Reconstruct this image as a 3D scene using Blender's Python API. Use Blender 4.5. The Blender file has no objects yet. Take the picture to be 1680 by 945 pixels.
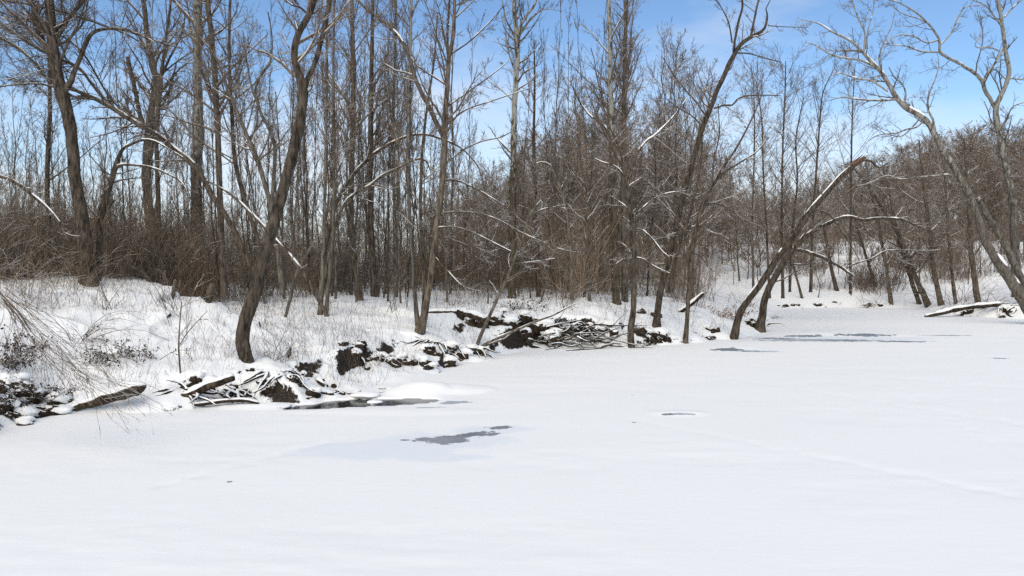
import bpy, math
import numpy as np
from mathutils import Vector

# ------------------------------------------------------------------ camera, sky, sun, exposure
sc = bpy.context.scene
F, CX, CY, HOR, CAMZ = 1200.0, 840.0, 472.5, 425.0, 2.8
PITCH = math.atan((CY - HOR) / F)
cam = bpy.data.cameras.new('camera')
cam.sensor_width = 36.0
cam.lens = 36.0 * F / 1680.0
cam.clip_start, cam.clip_end = 0.1, 2000.0
camo = bpy.data.objects.new('camera', cam)
sc.collection.objects.link(camo)
camo.location = (0, 0, CAMZ)
camo.rotation_euler = (math.pi / 2 - PITCH, 0, 0)
sc.camera = camo

SUN_EL, SUN_AZ = math.radians(48), math.radians(200)      # azimuth measured clockwise from +Y (the view direction)
w = bpy.data.worlds.new('World'); sc.world = w; w.use_nodes = True
wn = w.node_tree; wn.nodes.clear()
wo = wn.nodes.new('ShaderNodeOutputWorld'); bg = wn.nodes.new('ShaderNodeBackground')
sky = wn.nodes.new('ShaderNodeTexSky'); sky.sky_type = 'NISHITA'; sky.sun_disc = False
sky.sun_elevation = SUN_EL; sky.sun_rotation = SUN_AZ
sky.altitude = 200; sky.air_density = 1.0; sky.dust_density = 0.2; sky.ozone_density = 3.0
# thin white cloud veil, the same all round the sky, thicker low down
tc = wn.nodes.new('ShaderNodeTexCoord'); mp = wn.nodes.new('ShaderNodeMapping')
mp.inputs['Scale'].default_value = (1.0, 1.0, 3.2)
nz = wn.nodes.new('ShaderNodeTexNoise'); nz.inputs['Scale'].default_value = 2.1; nz.inputs['Detail'].default_value = 6
nz.inputs['Roughness'].default_value = 0.55
wn.links.new(tc.outputs['Generated'], mp.inputs['Vector']); wn.links.new(mp.outputs['Vector'], nz.inputs['Vector'])
sx = wn.nodes.new('ShaderNodeSeparateXYZ'); wn.links.new(tc.outputs['Generated'], sx.inputs[0])
mr = wn.nodes.new('ShaderNodeMapRange'); mr.inputs['From Min'].default_value = 0.0; mr.inputs['From Max'].default_value = 0.30
mr.inputs['To Min'].default_value = 0.36; mr.inputs['To Max'].default_value = -0.03
wn.links.new(sx.outputs['Z'], mr.inputs['Value'])
ad = wn.nodes.new('ShaderNodeMath'); ad.operation = 'ADD'
wn.links.new(nz.outputs['Fac'], ad.inputs[0]); wn.links.new(mr.outputs['Result'], ad.inputs[1])
cr = wn.nodes.new('ShaderNodeMapRange'); cr.inputs['From Min'].default_value = 0.50; cr.inputs['From Max'].default_value = 0.82
cr.inputs['To Min'].default_value = 0.0; cr.inputs['To Max'].default_value = 0.8
wn.links.new(ad.outputs[0], cr.inputs['Value'])
mx = wn.nodes.new('ShaderNodeMix'); mx.data_type = 'RGBA'
mx.inputs['B'].default_value = (7.4, 7.9, 8.5, 1)
hs = wn.nodes.new('ShaderNodeHueSaturation'); hs.inputs['Saturation'].default_value = 1.08; hs.inputs['Value'].default_value = 1.45
wn.links.new(sky.outputs['Color'], hs.inputs['Color'])
wn.links.new(cr.outputs['Result'], mx.inputs['Factor']); wn.links.new(hs.outputs['Color'], mx.inputs['A'])
wn.links.new(mx.outputs['Result'], bg.inputs['Color']); wn.links.new(bg.outputs[0], wo.inputs[0])
bg.inputs['Strength'].default_value = 0.11

sun = bpy.data.lights.new('sun', 'SUN'); sun.energy = 2.95; sun.angle = math.radians(75); sun.color = (1.0, 0.90, 0.70)
suno = bpy.data.objects.new('sun', sun); sc.collection.objects.link(suno)
sd = Vector((math.sin(SUN_AZ) * math.cos(SUN_EL), math.cos(SUN_AZ) * math.cos(SUN_EL), math.sin(SUN_EL)))
suno.rotation_euler = (-sd).to_track_quat('-Z', 'Y').to_euler()
sc.view_settings.view_transform = 'Standard'; sc.view_settings.look = 'None'
sc.view_settings.exposure = 0.07; sc.view_settings.gamma = 1.0
sc.cycles.max_bounces = 4; sc.cycles.diffuse_bounces = 2; sc.cycles.glossy_bounces = 2
sc.cycles.transparent_max_bounces = 4; sc.cycles.use_denoising = False

# ------------------------------------------------------------------ helpers
rng = np.random.default_rng(11)
C = sc.collection
cp, sp_ = math.cos(PITCH), math.sin(PITCH)
CAM = np.array([0, 0, CAMZ])

def ray(x, y):
    a, b = (x - CX) / F, -(y - CY) / F
    return np.array([a, cp + b * sp_, -sp_ + b * cp])
def px(x, y, d):
    r = ray(x, y)
    return CAM + r * (d / r[1])
def ice_pt(x, y, z=0.0):
    r = ray(x, y)
    return CAM + r * ((z - CAMZ) / r[2])

def _h(ix, iy, iz, seed):
    n = (ix * 374761393 + iy * 668265263 + iz * 2147483647 + seed * 974634777) & 0xFFFFFFFF
    n = ((n ^ (n >> 13)) * 1274126177) & 0xFFFFFFFF
    return ((n ^ (n >> 16)) & 0xFFFF) / 65535.0
def noise2(x, y, seed=0):
    x = np.asarray(x, float); y = np.asarray(y, float)
    ix = np.floor(x).astype(np.int64); iy = np.floor(y).astype(np.int64)
    fx = x - ix; fy = y - iy
    fx = fx * fx * (3 - 2 * fx); fy = fy * fy * (3 - 2 * fy)
    a = _h(ix, iy, 0, seed); b = _h(ix + 1, iy, 0, seed); c = _h(ix, iy + 1, 0, seed); d = _h(ix + 1, iy + 1, 0, seed)
    return (a * (1 - fx) + b * fx) * (1 - fy) + (c * (1 - fx) + d * fx) * fy - 0.5
def fbm(x, y, seed=0, o=4):
    s = 0; a = 1.0
    for k in range(o):
        s = s + a * noise2(np.asarray(x) * 2 ** k + 17.3 * k, np.asarray(y) * 2 ** k - 9.1 * k, seed + k); a *= 0.5
    return s

def mesh_np(name, V, Fq, smooth=True):
    me = bpy.data.meshes.new(name)
    V = np.ascontiguousarray(V, np.float32); Fq = np.ascontiguousarray(Fq, np.int32)
    n, k = Fq.shape
    me.vertices.add(len(V)); me.vertices.foreach_set('co', V.ravel())
    me.loops.add(n * k); me.loops.foreach_set('vertex_index', Fq.ravel())
    me.polygons.add(n); me.polygons.foreach_set('loop_start', np.arange(0, n * k, k, dtype=np.int32))
    me.polygons.foreach_set('use_smooth', np.full(n, smooth, bool))
    me.update(calc_edges=True)
    return me

class MB:
    """collects quad pieces and links them as one mesh object"""
    def __init__(s): s.V = []; s.F = []; s.n = 0
    def add(s, V, Fq):
        if len(V) == 0: return
        s.V.append(V); s.F.append(Fq + s.n); s.n += len(V)
    def tubes(s, P, R, S): s.add(*tubes(P, R, S))
    def tris(s): return sum(len(f) for f in s.F) * 2
    def mesh(s, name, smooth=True): return mesh_np(name, np.concatenate(s.V), np.concatenate(s.F), smooth)
    def build(s, name, mat, parent=None, origin=None, smooth=True):
        V = np.concatenate(s.V)
        if origin is not None: V = V - np.asarray(origin)
        me = mesh_np(name, V, np.concatenate(s.F), smooth)
        me.materials.append(mat)
        o = bpy.data.objects.new(name, me); C.objects.link(o)
        if parent is not None: o.parent = parent
        return o

def nrm(v): return v / np.maximum(np.linalg.norm(v, axis=-1, keepdims=True), 1e-9)
def tubes(P, R, S):
    P = np.asarray(P, float); R = np.asarray(R, float)
    if P.ndim == 2: P = P[None]; R = R[None]
    N, K, _ = P.shape
    T = nrm(np.gradient(P, axis=1))
    m = np.abs(nrm(P[:, -1] - P[:, 0]))
    ref = np.eye(3)[np.argmin(m, axis=1)][:, None, :]
    U = nrm(np.cross(T, ref)); W = np.cross(T, U)
    a = np.linspace(0, 2 * np.pi, S, endpoint=False)
    V = P[:, :, None, :] + R[:, :, None, None] * (np.cos(a)[None, None, :, None] * U[:, :, None, :] + np.sin(a)[None, None, :, None] * W[:, :, None, :])
    i = np.arange(N)[:, None, None] * K * S; j = np.arange(K - 1)[None, :, None] * S; k = np.arange(S)[None, None, :]; k2 = (k + 1) % S
    Fq = np.stack([i + j + k, i + j + k2, i + j + S + k2, i + j + S + k], -1).reshape(-1, 4)
    return V.reshape(-1, 3), Fq

def resample(P, R, K):
    P = np.asarray(P, float); R = np.asarray(R, float)
    n = len(P)
    if n > 2:                                   # Catmull-Rom through the given points
        Pe = np.vstack([2 * P[0] - P[1], P, 2 * P[-1] - P[-2]])
        out = []; rr = []; q = 8
        for i in range(n - 1):
            p0, p1, p2, p3 = Pe[i], Pe[i + 1], Pe[i + 2], Pe[i + 3]
            for u in np.linspace(0, 1, q, endpoint=False):
                out.append(0.5 * (2 * p1 + (p2 - p0) * u + (2 * p0 - 5 * p1 + 4 * p2 - p3) * u * u + (3 * p1 - p0 - 3 * p2 + p3) * u ** 3))
                rr.append(R[i] * (1 - u) + R[i + 1] * u)
        out.append(P[-1]); rr.append(R[-1])
        P = np.array(out); R = np.array(rr)
    s = np.concatenate([[0], np.cumsum(np.linalg.norm(np.diff(P, axis=0), axis=1))])
    t = np.linspace(0, s[-1], K)
    return np.stack([np.interp(t, s, P[:, c]) for c in range(3)], -1), np.interp(t, s, R)

def spawn(P, R, n, t0, t1, lr, ang, K, rr, wander, trop, minr, maxlen=99.0, shrink=0.55, flat=0.0):
    """children of every polyline in P (N,K,3): returns their polylines and radii"""
    N, KP, _ = P.shape
    L = np.linalg.norm(np.diff(P, axis=1), axis=2).sum(1)
    cnt = np.full(N, n) if np.isscalar(n) else np.asarray(n)
    frac = cnt - np.floor(cnt); cnt = np.floor(cnt).astype(int) + (rng.random(N) < frac)
    idx = np.repeat(np.arange(N), cnt); M = len(idx)
    t = t0 + (t1 - t0) * rng.random(M)
    u = t * (KP - 1); i0 = np.clip(u.astype(int), 0, KP - 2); f = (u - i0)[:, None]
    pos = P[idx, i0] * (1 - f) + P[idx, i0 + 1] * f
    T = nrm(P[idx, i0 + 1] - P[idx, i0])
    rp = R[idx, i0] * (1 - f[:, 0]) + R[idx, i0 + 1] * f[:, 0]
    v = rng.normal(size=(M, 3)); v[:, 2] *= (1 - flat)
    perp = nrm(v - (v * T).sum(1, keepdims=True) * T)
    a = ang * (0.7 + 0.6 * rng.random(M))[:, None]
    d = np.cos(a) * T + np.sin(a) * perp
    ln = np.minimum(L[idx] * lr * (1 - shrink * t) * (0.55 + 0.9 * rng.random(M)), maxlen)
    Q = np.empty((M, K, 3)); Q[:, 0] = pos
    for k in range(1, K):
        d = nrm(d + wander * rng.normal(size=(M, 3)) + np.array([0, 0, trop]))
        Q[:, k] = Q[:, k - 1] + d * (ln / (K - 1))[:, None]
    r0 = np.maximum(rp * rr * (0.7 + 0.5 * rng.random(M)), minr)
    return Q, np.maximum(r0[:, None] * np.linspace(1, 0.3, K)[None], minr * 0.7)

def tag(o, label, cat, group=None):
    o['label'] = label; o['category'] = cat
    if group: o['group'] = group
    return o
def empty(name, loc):
    o = bpy.data.objects.new(name, None); o.empty_display_size = 0.2; o.location = loc; C.objects.link(o); return o
def kind(o, k, label=None):
    o['kind'] = k
    if label: o['label'] = label
    return o

# ------------------------------------------------------------------ materials
def newmat(name):
    m = bpy.data.materials.new(name); m.use_nodes = True
    nt = m.node_tree; b = nt.nodes['Principled BSDF']
    return m, nt, b
def N(nt, typ, **kw):
    n = nt.nodes.new(typ)
    for k, v in kw.items():
        if k in n.inputs: n.inputs[k].default_value = v
        else: setattr(n, k, v)
    return n
def coords(nt, scale=(1, 1, 1)):
    g = N(nt, 'ShaderNodeNewGeometry'); m = N(nt, 'ShaderNodeMapping'); m.inputs['Scale'].default_value = scale
    nt.links.new(g.outputs['Position'], m.inputs['Vector']); return m.outputs['Vector'], g
def ramp(nt, src, stops):
    r = N(nt, 'ShaderNodeValToRGB'); e = r.color_ramp.elements
    e[0].position, e[0].color = stops[0][0], (*stops[0][1], 1)
    e[1].position, e[1].color = stops[-1][0], (*stops[-1][1], 1)
    for p, c in stops[1:-1]:
        q = e.new(p); q.color = (*c, 1)
    nt.links.new(src, r.inputs['Fac']); return r.outputs['Color']
def math_(nt, op, a, b=None, c=None, clamp=False):
    n = N(nt, 'ShaderNodeMath', operation=op); n.use_clamp = clamp
    for i, v in enumerate((a, b, c)):
        if v is None: continue
        if isinstance(v, (int, float)): n.inputs[i].default_value = v
        else: nt.links.new(v, n.inputs[i])
    return n.outputs[0]
def maprange(nt, v, a, b, c=0.0, d=1.0, smooth=True):
    n = N(nt, 'ShaderNodeMapRange'); n.interpolation_type = 'SMOOTHSTEP' if smooth else 'LINEAR'
    nt.links.new(v, n.inputs['Value'])
    for k, x in zip(('From Min', 'From Max', 'To Min', 'To Max'), (a, b, c, d)): n.inputs[k].default_value = x
    return n.outputs['Result']
def mix(nt, fac, a, b):
    n = N(nt, 'ShaderNodeMix', data_type='RGBA')
    for k, v in (('Factor', fac), ('A', a), ('B', b)):
        if isinstance(v, tuple): n.inputs[k].default_value = (*v, 1)
        elif isinstance(v, (int, float)): n.inputs[k].default_value = v
        else: nt.links.new(v, n.inputs[k])
    return n.outputs['Result']
SNOW = (0.885, 0.868, 0.825)

def bark(name, c_dark, c_light, snow=(0.55, 0.8), snow_noise=0.5, scale=1.0, bump=0.6, pale=None):
    m, nt, b = newmat(name)
    v, g = coords(nt, (14 * scale, 14 * scale, 3.2 * scale))
    n1 = N(nt, 'ShaderNodeTexNoise', Scale=1.0, Detail=5.0, Roughness=0.65); nt.links.new(v, n1.inputs['Vector'])
    col = ramp(nt, n1.outputs['Fac'], [(0.36, c_dark), (0.64, c_light)])
    if pale:                                     # bark that flakes off to pale patches, more of it higher up
        zlo, zhi, pc = pale
        v2, _ = coords(nt, (9, 9, 3.5))
        n2 = N(nt, 'ShaderNodeTexNoise', Scale=1.0, Detail=5.0, Roughness=0.6); nt.links.new(v2, n2.inputs['Vector'])
        s = N(nt, 'ShaderNodeSeparateXYZ'); nt.links.new(g.outputs['Position'], s.inputs[0])
        hgt = maprange(nt, s.outputs['Z'], zlo, zhi, -0.26, 0.07)
        f = maprange(nt, math_(nt, 'ADD', n2.outputs['Fac'], hgt), 0.46, 0.56)
        col = mix(nt, f, col, pc)
    info = N(nt, 'ShaderNodeObjectInfo')
    hv = N(nt, 'ShaderNodeHueSaturation'); nt.links.new(col, hv.inputs['Color'])
    nt.links.new(maprange(nt, info.outputs['Random'], 0, 1, 0.78, 1.22, False), hv.inputs['Value'])
    col = hv.outputs['Color']
    if snow:
        s2 = N(nt, 'ShaderNodeSeparateXYZ'); nt.links.new(g.outputs['Normal'], s2.inputs[0])
        v3, _ = coords(nt, (3.1, 3.1, 3.1))
        n3 = N(nt, 'ShaderNodeTexNoise', Scale=1.0, Detail=4.0); nt.links.new(v3, n3.inputs['Vector'])
        z = math_(nt, 'ADD', s2.outputs['Z'], math_(nt, 'MULTIPLY', math_(nt, 'SUBTRACT', n3.outputs['Fac'], 0.5), snow_noise * 3))
        col = mix(nt, maprange(nt, z, *snow), col, SNOW)
    nt.links.new(col, b.inputs['Base Color']); b.inputs['Roughness'].default_value = 0.9
    b.inputs['Specular IOR Level'].default_value = 0.15
    if bump:
        bp = N(nt, 'ShaderNodeBump', Strength=bump, Distance=0.03); nt.links.new(n1.outputs['Fac'], bp.inputs['Height'])
        nt.links.new(bp.outputs['Normal'], b.inputs['Normal'])
    return m

M = {}
M['bark_dark'] = bark('dark_furrowed_bark', (0.018, 0.014, 0.010), (0.135, 0.105, 0.076), (0.78, 0.95), 0.55, bump=1.0)
M['bark_brown'] = bark('brown_bark', (0.030, 0.022, 0.016), (0.165, 0.128, 0.092), (0.78, 0.95), 0.55, bump=0.9)
M['bark_grey'] = bark('grey_bark', (0.045, 0.036, 0.027), (0.20, 0.17, 0.13), (0.75, 0.95), 0.55, bump=0.8)
M['bark_pale'] = bark('flaking_sycamore_bark', (0.03, 0.023, 0.014), (0.13, 0.105, 0.07), (0.8, 0.95), 0.5, bump=0.9, pale=(2.5, 9.0, (0.31, 0.295, 0.25)))
M['bark_pale_low'] = bark('pale_sycamore_bark', (0.045, 0.038, 0.030), (0.18, 0.155, 0.125), (0.58, 0.82), 0.65, bump=0.9, pale=(-1.0, 12.0, (0.29, 0.27, 0.23)))
M['twig'] = bark('twig_bark', (0.075, 0.055, 0.041), (0.225, 0.172, 0.13), (0.58, 0.92), 0.6, bump=0)
M['twig_warm'] = bark('warm_twig_bark', (0.11, 0.076, 0.053), (0.28, 0.205, 0.148), (0.60, 0.98), 0.6, bump=0)
M['twig_pale'] = bark('pale_twig_bark', (0.06, 0.05, 0.04), (0.19, 0.16, 0.125), (0.7, 1.0), 0.5, bump=0)
M['log'] = bark('wet_log_bark', (0.012, 0.009, 0.006), (0.08, 0.058, 0.038), (0.35, 0.55), 0.35, bump=0.9)
M['root'] = bark('wet_root_bark', (0.010, 0.008, 0.006), (0.055, 0.040, 0.028), (0.45, 0.7), 0.6)
M['clod'] = bark('snow_capped_soil', (0.010, 0.007, 0.005), (0.065, 0.046, 0.030), (0.62, 0.80), 0.6, bump=1.0)
M['wood'] = bark('splintered_wood', (0.06, 0.035, 0.022), (0.19, 0.115, 0.075), None)
M['thicket'] = bark('thicket_stems', (0.145, 0.100, 0.061), (0.345, 0.25, 0.162), (0.56, 0.92), 0.6, bump=0)
M['weed'] = bark('dry_weed', (0.09, 0.065, 0.038), (0.23, 0.17, 0.105), None, bump=0)
M['dark_weed'] = bark('dark_dead_leaves', (0.02, 0.015, 0.009), (0.085, 0.06, 0.037), (0.6, 0.85), 0.8, bump=0)
M['rust_leaf'] = bark('rusty_leaves', (0.12, 0.045, 0.02), (0.26, 0.12, 0.06), None, bump=0)

def snow_mat():
    m, nt, b = newmat('fresh_snow')
    v, g = coords(nt)
    n1 = N(nt, 'ShaderNodeTexNoise', Scale=26.0, Detail=4.0); nt.links.new(v, n1.inputs['Vector'])
    b.inputs['Base Color'].default_value = (*SNOW, 1); b.inputs['Roughness'].default_value = 0.7
    b.inputs['Specular IOR Level'].default_value = 0.2
    bp = N(nt, 'ShaderNodeBump', Strength=0.25, Distance=0.02); nt.links.new(n1.outputs['Fac'], bp.inputs['Height'])
    nt.links.new(bp.outputs['Normal'], b.inputs['Normal'])
    return m
M['snow'] = snow_mat()

def bank_mat():
    m, nt, b = newmat('snowy_bank_soil')
    v, g = coords(nt)
    s = N(nt, 'ShaderNodeSeparateXYZ'); nt.links.new(g.outputs['Normal'], s.inputs[0])
    n1 = N(nt, 'ShaderNodeTexNoise', Scale=7.0, Detail=6.0, Roughness=0.65); nt.links.new(v, n1.inputs['Vector'])
    n2 = N(nt, 'ShaderNodeTexNoise', Scale=30.0, Detail=4.0); nt.links.new(v, n2.inputs['Vector'])
    soil = ramp(nt, n2.outputs['Fac'], [(0.3, (0.008, 0.006, 0.004)), (0.55, (0.03, 0.022, 0.015)), (0.75, (0.075, 0.055, 0.037))])
    z = math_(nt, 'ADD', s.outputs['Z'], math_(nt, 'MULTIPLY', math_(nt, 'SUBTRACT', n1.outputs['Fac'], 0.5), 0.55))
    f = maprange(nt, z, 0.66, 0.74)
    nt.links.new(mix(nt, f, soil, SNOW), b.inputs['Base Color'])
    b.inputs['Roughness'].default_value = 0.8; b.inputs['Specular IOR Level'].default_value = 0.2
    bp = N(nt, 'ShaderNodeBump', Strength=0.4, Distance=0.03); nt.links.new(n2.outputs['Fac'], bp.inputs['Height'])
    nt.links.new(bp.outputs['Normal'], b.inputs['Normal'])
    return m
M['bank'] = bank_mat()

def ice_mat(dark, mid, halo):
    """snow on river ice, with wet slush and, at the narrow slits, snow-ledge shadow coloured in where the lists of ellipses say (cx, cy, rx, ry, angle)"""
    m, nt, b = newmat('snow_on_ice')
    v, g = coords(nt)
    na = N(nt, 'ShaderNodeTexNoise', Scale=4.5, Detail=7.0, Roughness=0.68); nt.links.new(v, na.inputs['Vector'])
    nb = N(nt, 'ShaderNodeTexNoise', Scale=1.1, Detail=4.0); nt.links.new(v, nb.inputs['Vector'])
    def field(ells):
        out = None
        for (cx, cy, rx, ry, an) in ells:
            mp = N(nt, 'ShaderNodeMapping'); mp.vector_type = 'TEXTURE'
            mp.inputs['Location'].default_value = (cx, cy, 0); mp.inputs['Rotation'].default_value = (0, 0, an); mp.inputs['Scale'].default_value = (rx, ry, 1)
            nt.links.new(v, mp.inputs['Vector'])
            fl = N(nt, 'ShaderNodeVectorMath', operation='MULTIPLY'); nt.links.new(mp.outputs[0], fl.inputs[0]); fl.inputs[1].default_value = (1, 1, 0)
            le = N(nt, 'ShaderNodeVectorMath', operation='LENGTH'); nt.links.new(fl.outputs[0], le.inputs[0])
            e = math_(nt, 'SUBTRACT', 1.0, le.outputs['Value'])
            out = e if out is None else math_(nt, 'MAXIMUM', out, e)
        return out
    nA = math_(nt, 'MULTIPLY', math_(nt, 'SUBTRACT', na.outputs['Fac'], 0.5), 2.6)
    nB = math_(nt, 'MULTIPLY', math_(nt, 'SUBTRACT', nb.outputs['Fac'], 0.5), 1.6)
    fd = maprange(nt, math_(nt, 'ADD', field(dark), nA), 0.18, 0.40)
    fm = maprange(nt, math_(nt, 'ADD', field(mid), nA), 0.15, 0.35)
    fh = maprange(nt, math_(nt, 'ADD', field(halo), nB), 0.1, 0.45)
    slush = ramp(nt, nb.outputs['Fac'], [(0.4, (0.20, 0.21, 0.22)), (0.65, (0.30, 0.31, 0.32))])
    nv = N(nt, 'ShaderNodeTexNoise', Scale=0.35, Detail=3.0)
    vs, _ = coords(nt, (0.5, 2.2, 1)); nt.links.new(vs, nv.inputs['Vector'])
    base = ramp(nt, nv.outputs['Fac'], [(0.3, (0.875, 0.855, 0.808)), (0.7, (0.90, 0.88, 0.832))])
    col = mix(nt, math_(nt, 'MULTIPLY', fh, 0.75), base, (0.76, 0.78, 0.79))
    col = mix(nt, fm, col, (0.40, 0.42, 0.43))
    col = mix(nt, fd, col, slush)
    nt.links.new(col, b.inputs['Base Color'])
    nt.links.new(maprange(nt, fd, 0, 1, 0.75, 0.45), b.inputs['Roughness']); b.inputs['Specular IOR Level'].default_value = 0.25
    n5 = N(nt, 'ShaderNodeTexNoise', Scale=1.0, Detail=5.0, Roughness=0.6)
    vd, _ = coords(nt, (3.0, 9.0, 1)); nt.links.new(vd, n5.inputs['Vector'])
    bp = N(nt, 'ShaderNodeBump', Strength=0.14, Distance=0.03); nt.links.new(n5.outputs['Fac'], bp.inputs['Height'])
    nt.links.new(bp.outputs['Normal'], b.inputs['Normal'])
    return m

def water_mat():
    m, nt, b = newmat('dark_creek_water')
    v, g = coords(nt, (3, 9, 1))
    n1 = N(nt, 'ShaderNodeTexNoise', Scale=2.0, Detail=3.0); nt.links.new(v, n1.inputs['Vector'])
    b.inputs['Base Color'].default_value = (0.018, 0.018, 0.017, 1); b.inputs['Roughness'].default_value = 0.06; b.inputs['IOR'].default_value = 1.33
    bp = N(nt, 'ShaderNodeBump', Strength=0.15, Distance=0.02); nt.links.new(n1.outputs['Fac'], bp.inputs['Height'])
    nt.links.new(bp.outputs['Normal'], b.inputs['Normal'])
    return m
M['water'] = water_mat()

# ------------------------------------------------------------------ the ground: bank height field
DD = np.array([0, .3, .7, 1.2, 2, 3.5, 6, 10, 20, 40.])
ST = [  # waterline as (pixel x, pixel y) or world point, and the bank's height at the distances DD from it
    ((-13.0, -30.0), None, [0, .3, .6, .8, 1.1, 1.6, 2.0, 2.2, 2.4, 2.6]),
    ((-9.6, 6.0), None, [0, .3, .6, .8, 1.1, 1.6, 2.0, 2.2, 2.4, 2.6]),
    (None, (0, 712), [0, .36, .68, .9, 1.15, 1.6, 2.05, 2.2, 2.35, 2.5]),
    (None, (60, 692), [0, .36, .6, .75, 1.0, 1.5, 2.0, 2.2, 2.35, 2.5]),
    (None, (115, 680), [0, .20, .4, .6, .9, 1.4, 1.9, 2.15, 2.3, 2.5]),
    (None, (240, 674), [0, .25, .5, .65, .85, 1.3, 1.8, 2.05, 2.25, 2.45]),
    (None, (300, 669), [0, .30, .55, .65, .8, 1.2, 1.7, 2.0, 2.2, 2.4]),
    (None, (420, 661), [0, .36, .58, .66, .75, 1.1, 1.5, 1.8, 2.0, 2.3]),
    (None, (490, 659), [0, .30, .48, .55, .65, .95, 1.35, 1.6, 1.9, 2.2]),
    (None, (560, 651), [0, .05, .12, .25, .55, .85, 1.2, 1.45, 1.7, 2.0]),
    (None, (640, 638), [0, .04, .10, .24, .78, .95, 1.22, 1.42, 1.6, 1.9]),
    (None, (705, 615), [0, .12, .26, .62, .86, 1.0, 1.22, 1.4, 1.6, 1.85]),
    (None, (745, 598), [0, .34, .58, .75, .9, 1.05, 1.25, 1.4, 1.6, 1.8]),
    (None, (800, 592), [0, .10, .22, .42, 1.1, 1.2, 1.3, 1.42, 1.6, 1.8]),
    (None, (865, 573), [0, .22, .85, 1.12, 1.22, 1.3, 1.36, 1.46, 1.6, 1.8]),
    (None, (950, 571), [0, .34, .80, 1.05, 1.2, 1.3, 1.38, 1.48, 1.6, 1.8]),
    (None, (1035, 572), [0, .22, .5, .78, 1.0, 1.2, 1.35, 1.46, 1.6, 1.8]),
    (None, (1130, 564), [0, .18, .38, .62, .9, 1.2, 1.38, 1.46, 1.6, 1.8]),
    (None, (1200, 556), [0, .16, .35, .55, .8, 1.1, 1.3, 1.42, 1.55, 1.8]),
    (None, (1252, 546), [0, .16, .32, .5, .7, 1.0, 1.25, 1.4, 1.5, 1.8]),
    (None, (1262, 520), [0, .14, .28, .4, .6, .9, 1.2, 1.3, 1.5, 1.8]),
    (None, (1276, 507), [0, .12, .25, .4, .6, .9, 1.3, 1.9, 3.0, 3.4]),
    (None, (1400, 505), [0, .25, .42, .5, .7, 1.1, 1.8, 2.6, 4.0, 4.4]),
    (None, (1520, 507), [0, .25, .42, .55, .75, 1.2, 1.9, 2.7, 4.1, 4.5]),
    (None, (1570, 518), [0, .2, .42, .6, .8, 1.2, 1.9, 2.7, 4.1, 4.5]),
    (None, (1680, 524), [0, .25, .5, .7, .95, 1.3, 1.9, 2.7, 4.1, 4.5]),
    ((27.5, 26.0), None, [0, .25, .5, .7, .95, 1.3, 1.9, 2.7, 4.1, 4.5]),
    ((27.0, 6.0), None, [0, .25, .5, .7, .95, 1.3, 1.9, 2.7, 4.1, 4.5]),
    ((24.0, -30.0), None, [0, .25, .5, .7, .95, 1.3, 1.9, 2.7, 4.1, 4.5]),
]
BL = np.array([p if q is None else ice_pt(*q)[:2] for p, q, _ in ST])
BH = np.array([h for _, _, h in ST])
DD = np.insert(DD, 4, 1.5); BH = np.insert(BH, 4, 0.625 * BH[:, 3] + 0.375 * BH[:, 4], axis=1)
for i, (p, q, h) in enumerate(ST):
    if q and q[0] in (560, 640, 705): BH[i, 3], BH[i, 4] = 0.26, 0.70
    if q and q[0] in (0, 60, 300, 420, 490): BH[i, 1] += 0.10
    if q and q[0] in (800,): BH[i, 4] = 0.95
    if q and q[0] in (865, 950): BH[i, 1] = 0.12

BHS = BH.copy(); BHS[:, 1] = BH[:, 2] * .45; BHS[:, 2] = .5 * BH[:, 2] + .25 * BHS[:, 1] + .25 * BH[:, 3]; BHS[:, 4] = .5 * (BH[:, 3] + BH[:, 5]); BHS[:, 3] = .5 * (BHS[:, 2] + BHS[:, 4])
for i, (p, q, h) in enumerate(ST):
    if q and q[0] in (560, 640, 705): BH[i, 3], BH[i, 4] = 0.22, 0.74
    if q and q[0] in (0, 60): BH[i, 1] = .52
    if q and q[0] in (300, 420, 490): BH[i, 1] = .46
    if q and q[0] in (800, 865, 950): BH[i, 1], BH[i, 2] = .10, .92 if q[0] > 800 else .22
    if q and q[0] in (745,): BH[i, 1] = .44
    if q and q[0] in (1035, 1130): BH[i, 1] = .32
def bank_dist(x, y):
    """signed distance to the waterline (land positive) and station parameter"""
    x = np.asarray(x, float).ravel(); y = np.asarray(y, float).ravel()
    best = np.full(x.shape, 1e9); st = np.zeros(x.shape)
    for i in range(len(BL) - 1):
        a, b = BL[i], BL[i + 1]; ab = b - a
        t = np.clip(((x - a[0]) * ab[0] + (y - a[1]) * ab[1]) / (ab @ ab), 0, 1)
        d = np.hypot(x - a[0] - t * ab[0], y - a[1] - t * ab[1])
        k = d < best; best[k] = d[k]; st[k] = i + t[k]
    inside = np.zeros(x.shape, bool); n = len(BL); j = n - 1
    for i in range(n):
        xi, yi = BL[i]; xj, yj = BL[j]
        c = ((yi > y) != (yj > y)) & (x < (xj - xi) * (y - yi) / (yj - yi + 1e-12) + xi)
        inside ^= c; j = i
    return np.where(inside, -best, best), st

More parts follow.
